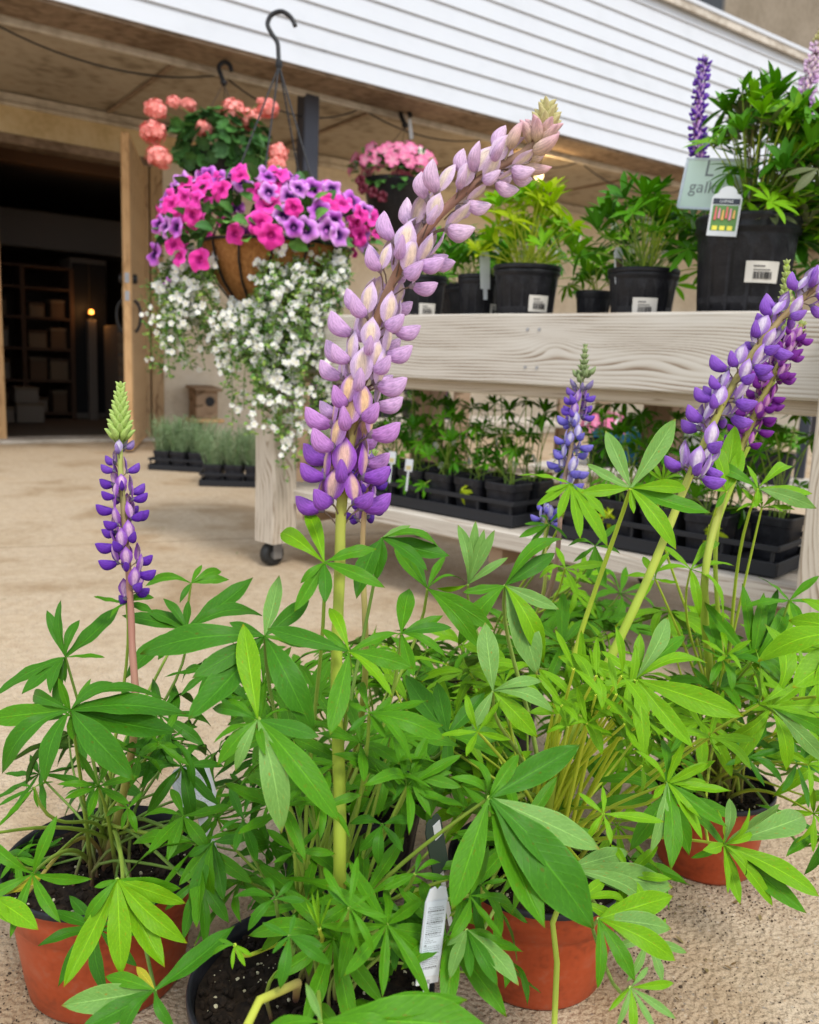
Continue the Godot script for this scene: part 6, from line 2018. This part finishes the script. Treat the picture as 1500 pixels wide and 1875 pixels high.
	var cp := [invc * (rC + Vector3(0.03, 0.02, 0.05)), invc * at(1042, 1610, 0.66), invc * at(1012, 1690, 0.645), invc * at(1020, 1762, 0.64), invc * at(1014, 1905, 0.63)]
	part("stem", tube(cp, [0.0018, 0.0021, 0.0022, 0.0023, 0.0023], 8, rep_col(Color(0.42, 0.52, 0.07), 5)), M.stalk, C)

	hero_leaf(Dp, rD, 1326, 1546, 0.68, Vector3(0.1, 0.6, 1), "bright", [[1342, 1455, "pale"], [1432, 1472, "pale"], [1505, 1484, "pale"], [1512, 1642], [1355, 1657], [1422, 1662], [1476, 1672], [1266, 1572]], 0.95)
	hero_leaf(Dp, rD, 1411, 1294, 0.70, Vector3(0, 0.6, 0.9), "bright", [[1432, 1128], [1482, 1240], [1535, 1290], [1535, 1350], [1520, 1402, "pale"], [1450, 1412], [1318, 1372], [1345, 1402], [1380, 1232]], 0.9)
	hero_leaf(Dp, rD, 1322, 1207, 0.83, Vector3(0, 1, 0.6), "mid", [[1270, 1180], [1300, 1252], [1346, 1262], [1402, 1180], [1422, 1222], [1288, 1110]])
	hero_leaf(Dp, rD, 1378, 1212, 0.84, Vector3(0, 0.4, 1), "mid", [[1358, 1068], [1400, 1083], [1422, 1078], [1288, 1103], [1452, 1100]], 0.8)
	hero_leaf(Dp, rD, 1265, 1042, 0.86, Vector3(0, 0.8, 0.7), "bright", [[1320, 981], [1347, 1031], [1282, 1122], [1342, 1122], [1198, 1042], [1212, 998]], 0.9)
	hero_leaf(Dp, rD, 1388, 894, 0.84, Vector3(0, 0.7, 0.8), "bright", [[1459, 837], [1497, 930, "pale"], [1487, 905], [1385, 930], [1368, 850], [1288, 842]], 0.95, 0.002)
	hero_leaf(Dp, rD, 1213, 880, 0.9, Vector3(0, 0.5, 1), "bright", [[1194, 843], [1216, 848], [1236, 848], [1260, 870], [1266, 886], [1182, 858]], 0.8)
	hero_leaf(Dp, rD, 1330, 900, 0.84, Vector3(0.2, 0.5, 1), "bright", [[1300, 800], [1345, 780], [1362, 822], [1310, 930], [1280, 880]], 1.2)
	hero_leaf(Dp, rD, 1570, 1165, 0.60, Vector3(-0.3, 0.8, 0.6), "bright", [[1440, 1130], [1382, 1195], [1450, 1262], [1470, 1090], [1500, 1290]], 1.5)
	hero_leaf(Dp, rD, 1505, 1530, 0.80, Vector3(0.2, 1, 0.4), "dark", [[1415, 1502], [1440, 1562, "mid"], [1385, 1470, "mid"], [1480, 1605], [1530, 1590]], 1.0)
	hero_leaf(Dp, rD, 1370, 1386, 0.80, Vector3(0, 1, 0.8), "dark", [[1340, 1345], [1402, 1315], [1432, 1372], [1422, 1402], [1328, 1402], [1400, 1442], [1440, 1430]], 0.9)
	hero_leaf(Dp, rD, 1460, 1400, 0.78, Vector3(0.2, 0.8, 0.8), "dark", [[1500, 1330], [1520, 1420], [1480, 1480], [1430, 1450], [1440, 1340]], 1.0)
	hero_leaf(Dp, rD, 1445, 1100, 0.84, Vector3(0, 1, 0.5), "mid", [[1390, 1055], [1500, 1055], [1520, 1110], [1360, 1110], [1470, 1150]], 0.9)
	stems(Dp, 0.090, [[1480, 1400, 0.76], [1395, 930, 0.85], [1200, 1060, 0.84], [1330, 1200, 0.83], [1490, 1490, 0.78]], "bright")

	hero_leaf(E, rE, 820, 1345, 0.70, Vector3(0, 1, 0.75), "dark", [[742, 1238], [800, 1250], [888, 1268], [925, 1350], [920, 1385], [820, 1415], [756, 1332], [770, 1390]], 1.25)
	hero_leaf(F, rF, 1045, 885, 0.93, Vector3(0, 0.9, 0.7), "bright", [[948, 868], [982, 927], [1022, 952], [1062, 988], [1112, 1002], [1112, 948], [998, 903]], 0.75)
	hero_leaf(F, rF, 1005, 960, 0.95, Vector3(0, 1, 0.5), "mid", [[950, 985], [970, 1000], [1040, 985], [1030, 935], [985, 940], [960, 960]], 0.8)
	hero_leaf(F, rF, 1090, 1000, 0.92, Vector3(0, 0.8, 0.7), "mid", [[1040, 990], [1075, 1060], [1110, 1075], [1140, 1010], [1050, 1030], [1130, 960]], 0.8)
	hero_leaf(F, rF, 1035, 1040, 0.88, Vector3(0, 0.8, 0.7), "bright", [[1018, 1000], [1110, 1032], [1085, 1070], [1060, 1095], [985, 1050]], 0.9)
	hero_leaf(F, rF, 1030, 1180, 0.85, Vector3(0, 0.8, 0.7), "mid", [[1030, 1085], [1075, 1130], [960, 1130], [1000, 1260], [1060, 1250], [940, 1180]], 0.95)
	# ---------------- leaves deeper in the clump
	filler(A, 0.108, 18, 0.13, 0.11, 0.33, 0.056, ["dark"], Vector3(0.10, 0, -0.03))
	filler(B, 0.102, 24, 0.14, 0.10, 0.35, 0.055, ["mid"], Vector3(0.03, 0, -0.05))
	filler(C, 0.099, 24, 0.15, 0.10, 0.40, 0.060, ["bright", "bright", "mid"], Vector3(0, 0, -0.08))
	filler(Dp, 0.090, 40, 0.18, 0.12, 0.42, 0.064, ["bright", "mid"])
	filler(E, 0.102, 36, 0.18, 0.13, 0.40, 0.060, ["mid"])
	filler(F, 0.102, 42, 0.20, 0.13, 0.44, 0.062, ["mid", "mid", "bright"])

func print_texture(sd: int, rows: int, dense: bool) -> ImageTexture:
	var r := RandomNumberGenerator.new()
	r.seed = sd
	var img := Image.create(128, 256, false, Image.FORMAT_RGB8)
	img.fill(Color(0.78, 0.81, 0.84))
	for i in rows:
		var y := 20 + i * 216 / rows
		var x := 12
		var big := (not dense) and i % 6 == 2
		while x < 112:
			var w := r.randi_range(4, 14)
			img.fill_rect(Rect2i(x, y, mini(w, 116 - x), 4 if big else 2), Color(0.45, 0.47, 0.5) if not big else Color(0.3, 0.3, 0.32))
			x += w + r.randi_range(2, 4)
			if r.randf() < 0.05: break
	return tex_of(img)

func build_tags():
	var q := [[[356, 1445, 0.80, -0.25, 0.0, 0.35, 0.019, 0.024], "white plant tag with rows of fine print among the violet lupine's stems"], [[792, 1712, 0.535, -0.1, 0.5, -0.14, 0.0080, 0.031], "narrow white tag with fine print standing at the black pot's rim"], [[800, 1550, 0.66, -0.1, 0.9, 0.2, 0.010, 0.026], "dark and white picture tag behind the lilac lupine's leaves"]]
	for i in 3:
		var a: Array = q[i][0]
		var o := thing("plant_tag", q[i][1], "plant tag", Transform3D(Basis.from_euler(Vector3(a[3], a[4], a[5])), at(a[0], a[1], a[2])))
		var w: float = a[6]
		var h: float = a[7]
		var st := st_new()
		var out := PackedVector2Array([Vector2(-w, -h), Vector2(w, -h), Vector2(w, h * 0.75), Vector2(w * 0.7, h * 0.97), Vector2(w * 0.25, h), Vector2(0, h * 0.93), Vector2(-w * 0.25, h), Vector2(-w * 0.7, h * 0.95), Vector2(-w, h * 0.7)])
		part("card", slab(out, 0.001), M.tag_white if i < 2 else mat(0.03, 0.05, 0.04, 0.4), o)
		var pm := PlaneMesh.new()
		pm.size = Vector2(w * 1.8, h * 1.55)
		pm.orientation = PlaneMesh.FACE_Z
		var m := StandardMaterial3D.new()
		m.albedo_texture = print_texture(40 + i, 26 if i != 1 else 34, i == 0)
		m.roughness = 0.5
		m.cull_mode = BaseMaterial3D.CULL_DISABLED
		if i < 2: part("print", pm, m, o, pos(0, -h * 0.06, 0.0009))
		else: part("white_corner", bbox(w * 0.9, h * 0.5, 0.0006, 0.0001), M.tag_white, o, pos(w * 0.3, h * 0.5, 0.0009))
		part("stake", bbox(w * 0.5, 0.05, 0.001, 0.0003), M.tag_white, o, pos(0, -h - 0.022, 0))

func build_crumbs():
	# spilled potting soil and grit on the concrete
	var st := st_new()
	for k in 1100:
		var p := on_height(rf(1130, 1560), rf(1590, 1900), 0.0)
		if rng.randf() < 0.25: p = on_height(rf(-40, 200), rf(1700, 1900), 0.0)
		elif rng.randf() < 0.4: p = on_height(rf(1180, 1420), rf(1600, 1690), 0.0)
		var s := rf(0.0005, 0.0015) * (2.0 if rng.randf() < 0.03 else 1.0)
		add_box(st, p + Vector3(0, s * 0.3, 0), Vector3(s * 1.3, s * 0.8, s), s * 0.25, Basis.from_euler(Vector3(rf(-0.6, 0.6), rf(0, 6), rf(-0.6, 0.6))))
	st.generate_normals()
	var o := one("spilled_soil", st.commit(), mat(0.06, 0.04, 0.025, 0.95), "dark crumbs of spilled potting soil on the concrete", "soil")
	o.set_meta("kind", "stuff")
	# fallen petals and dry leaf bits
	var pt := st_new()
	for k in 34:
		var p := on_height(rf(1120, 1500), rf(1600, 1880), 0.0) if k % 2 == 0 else on_height(rf(0, 480), rf(900, 1300), 0.0)
		var b := Basis.from_euler(Vector3(rf(-0.3, 0.3), rf(0, 6), rf(-0.3, 0.3)))
		var w := rf(0.002, 0.0045)
		var c: Color = [Color(0.22, 0.17, 0.07), Color(0.30, 0.2, 0.09), Color(0.2, 0.13, 0.06), Color(0.16, 0.22, 0.06)][k % 4]
		var rows := []
		var cols := []
		for u in 4:
			var row := []
			var crow := []
			for v in [-1.0, 0.0, 1.0]:
				row.append(p + Vector3(0, 0.0022, 0) + b * Vector3((u / 3.0 - 0.5) * w * 2.2, 0.12 * w * absf(v) + 0.1 * w * u, v * w * 0.5 * sin(PI * (0.12 + u / 3.0 * 0.8))))
				crow.append(c)
			rows.append(row)
			cols.append(crow)
		add_grid(pt, rows, cols, true, 0)
	pt.generate_normals()
	var d := one("plant_litter", pt.commit(), M.flower, "scattered dry leaf bits on the concrete", "litter")
	d.set_meta("kind", "stuff")
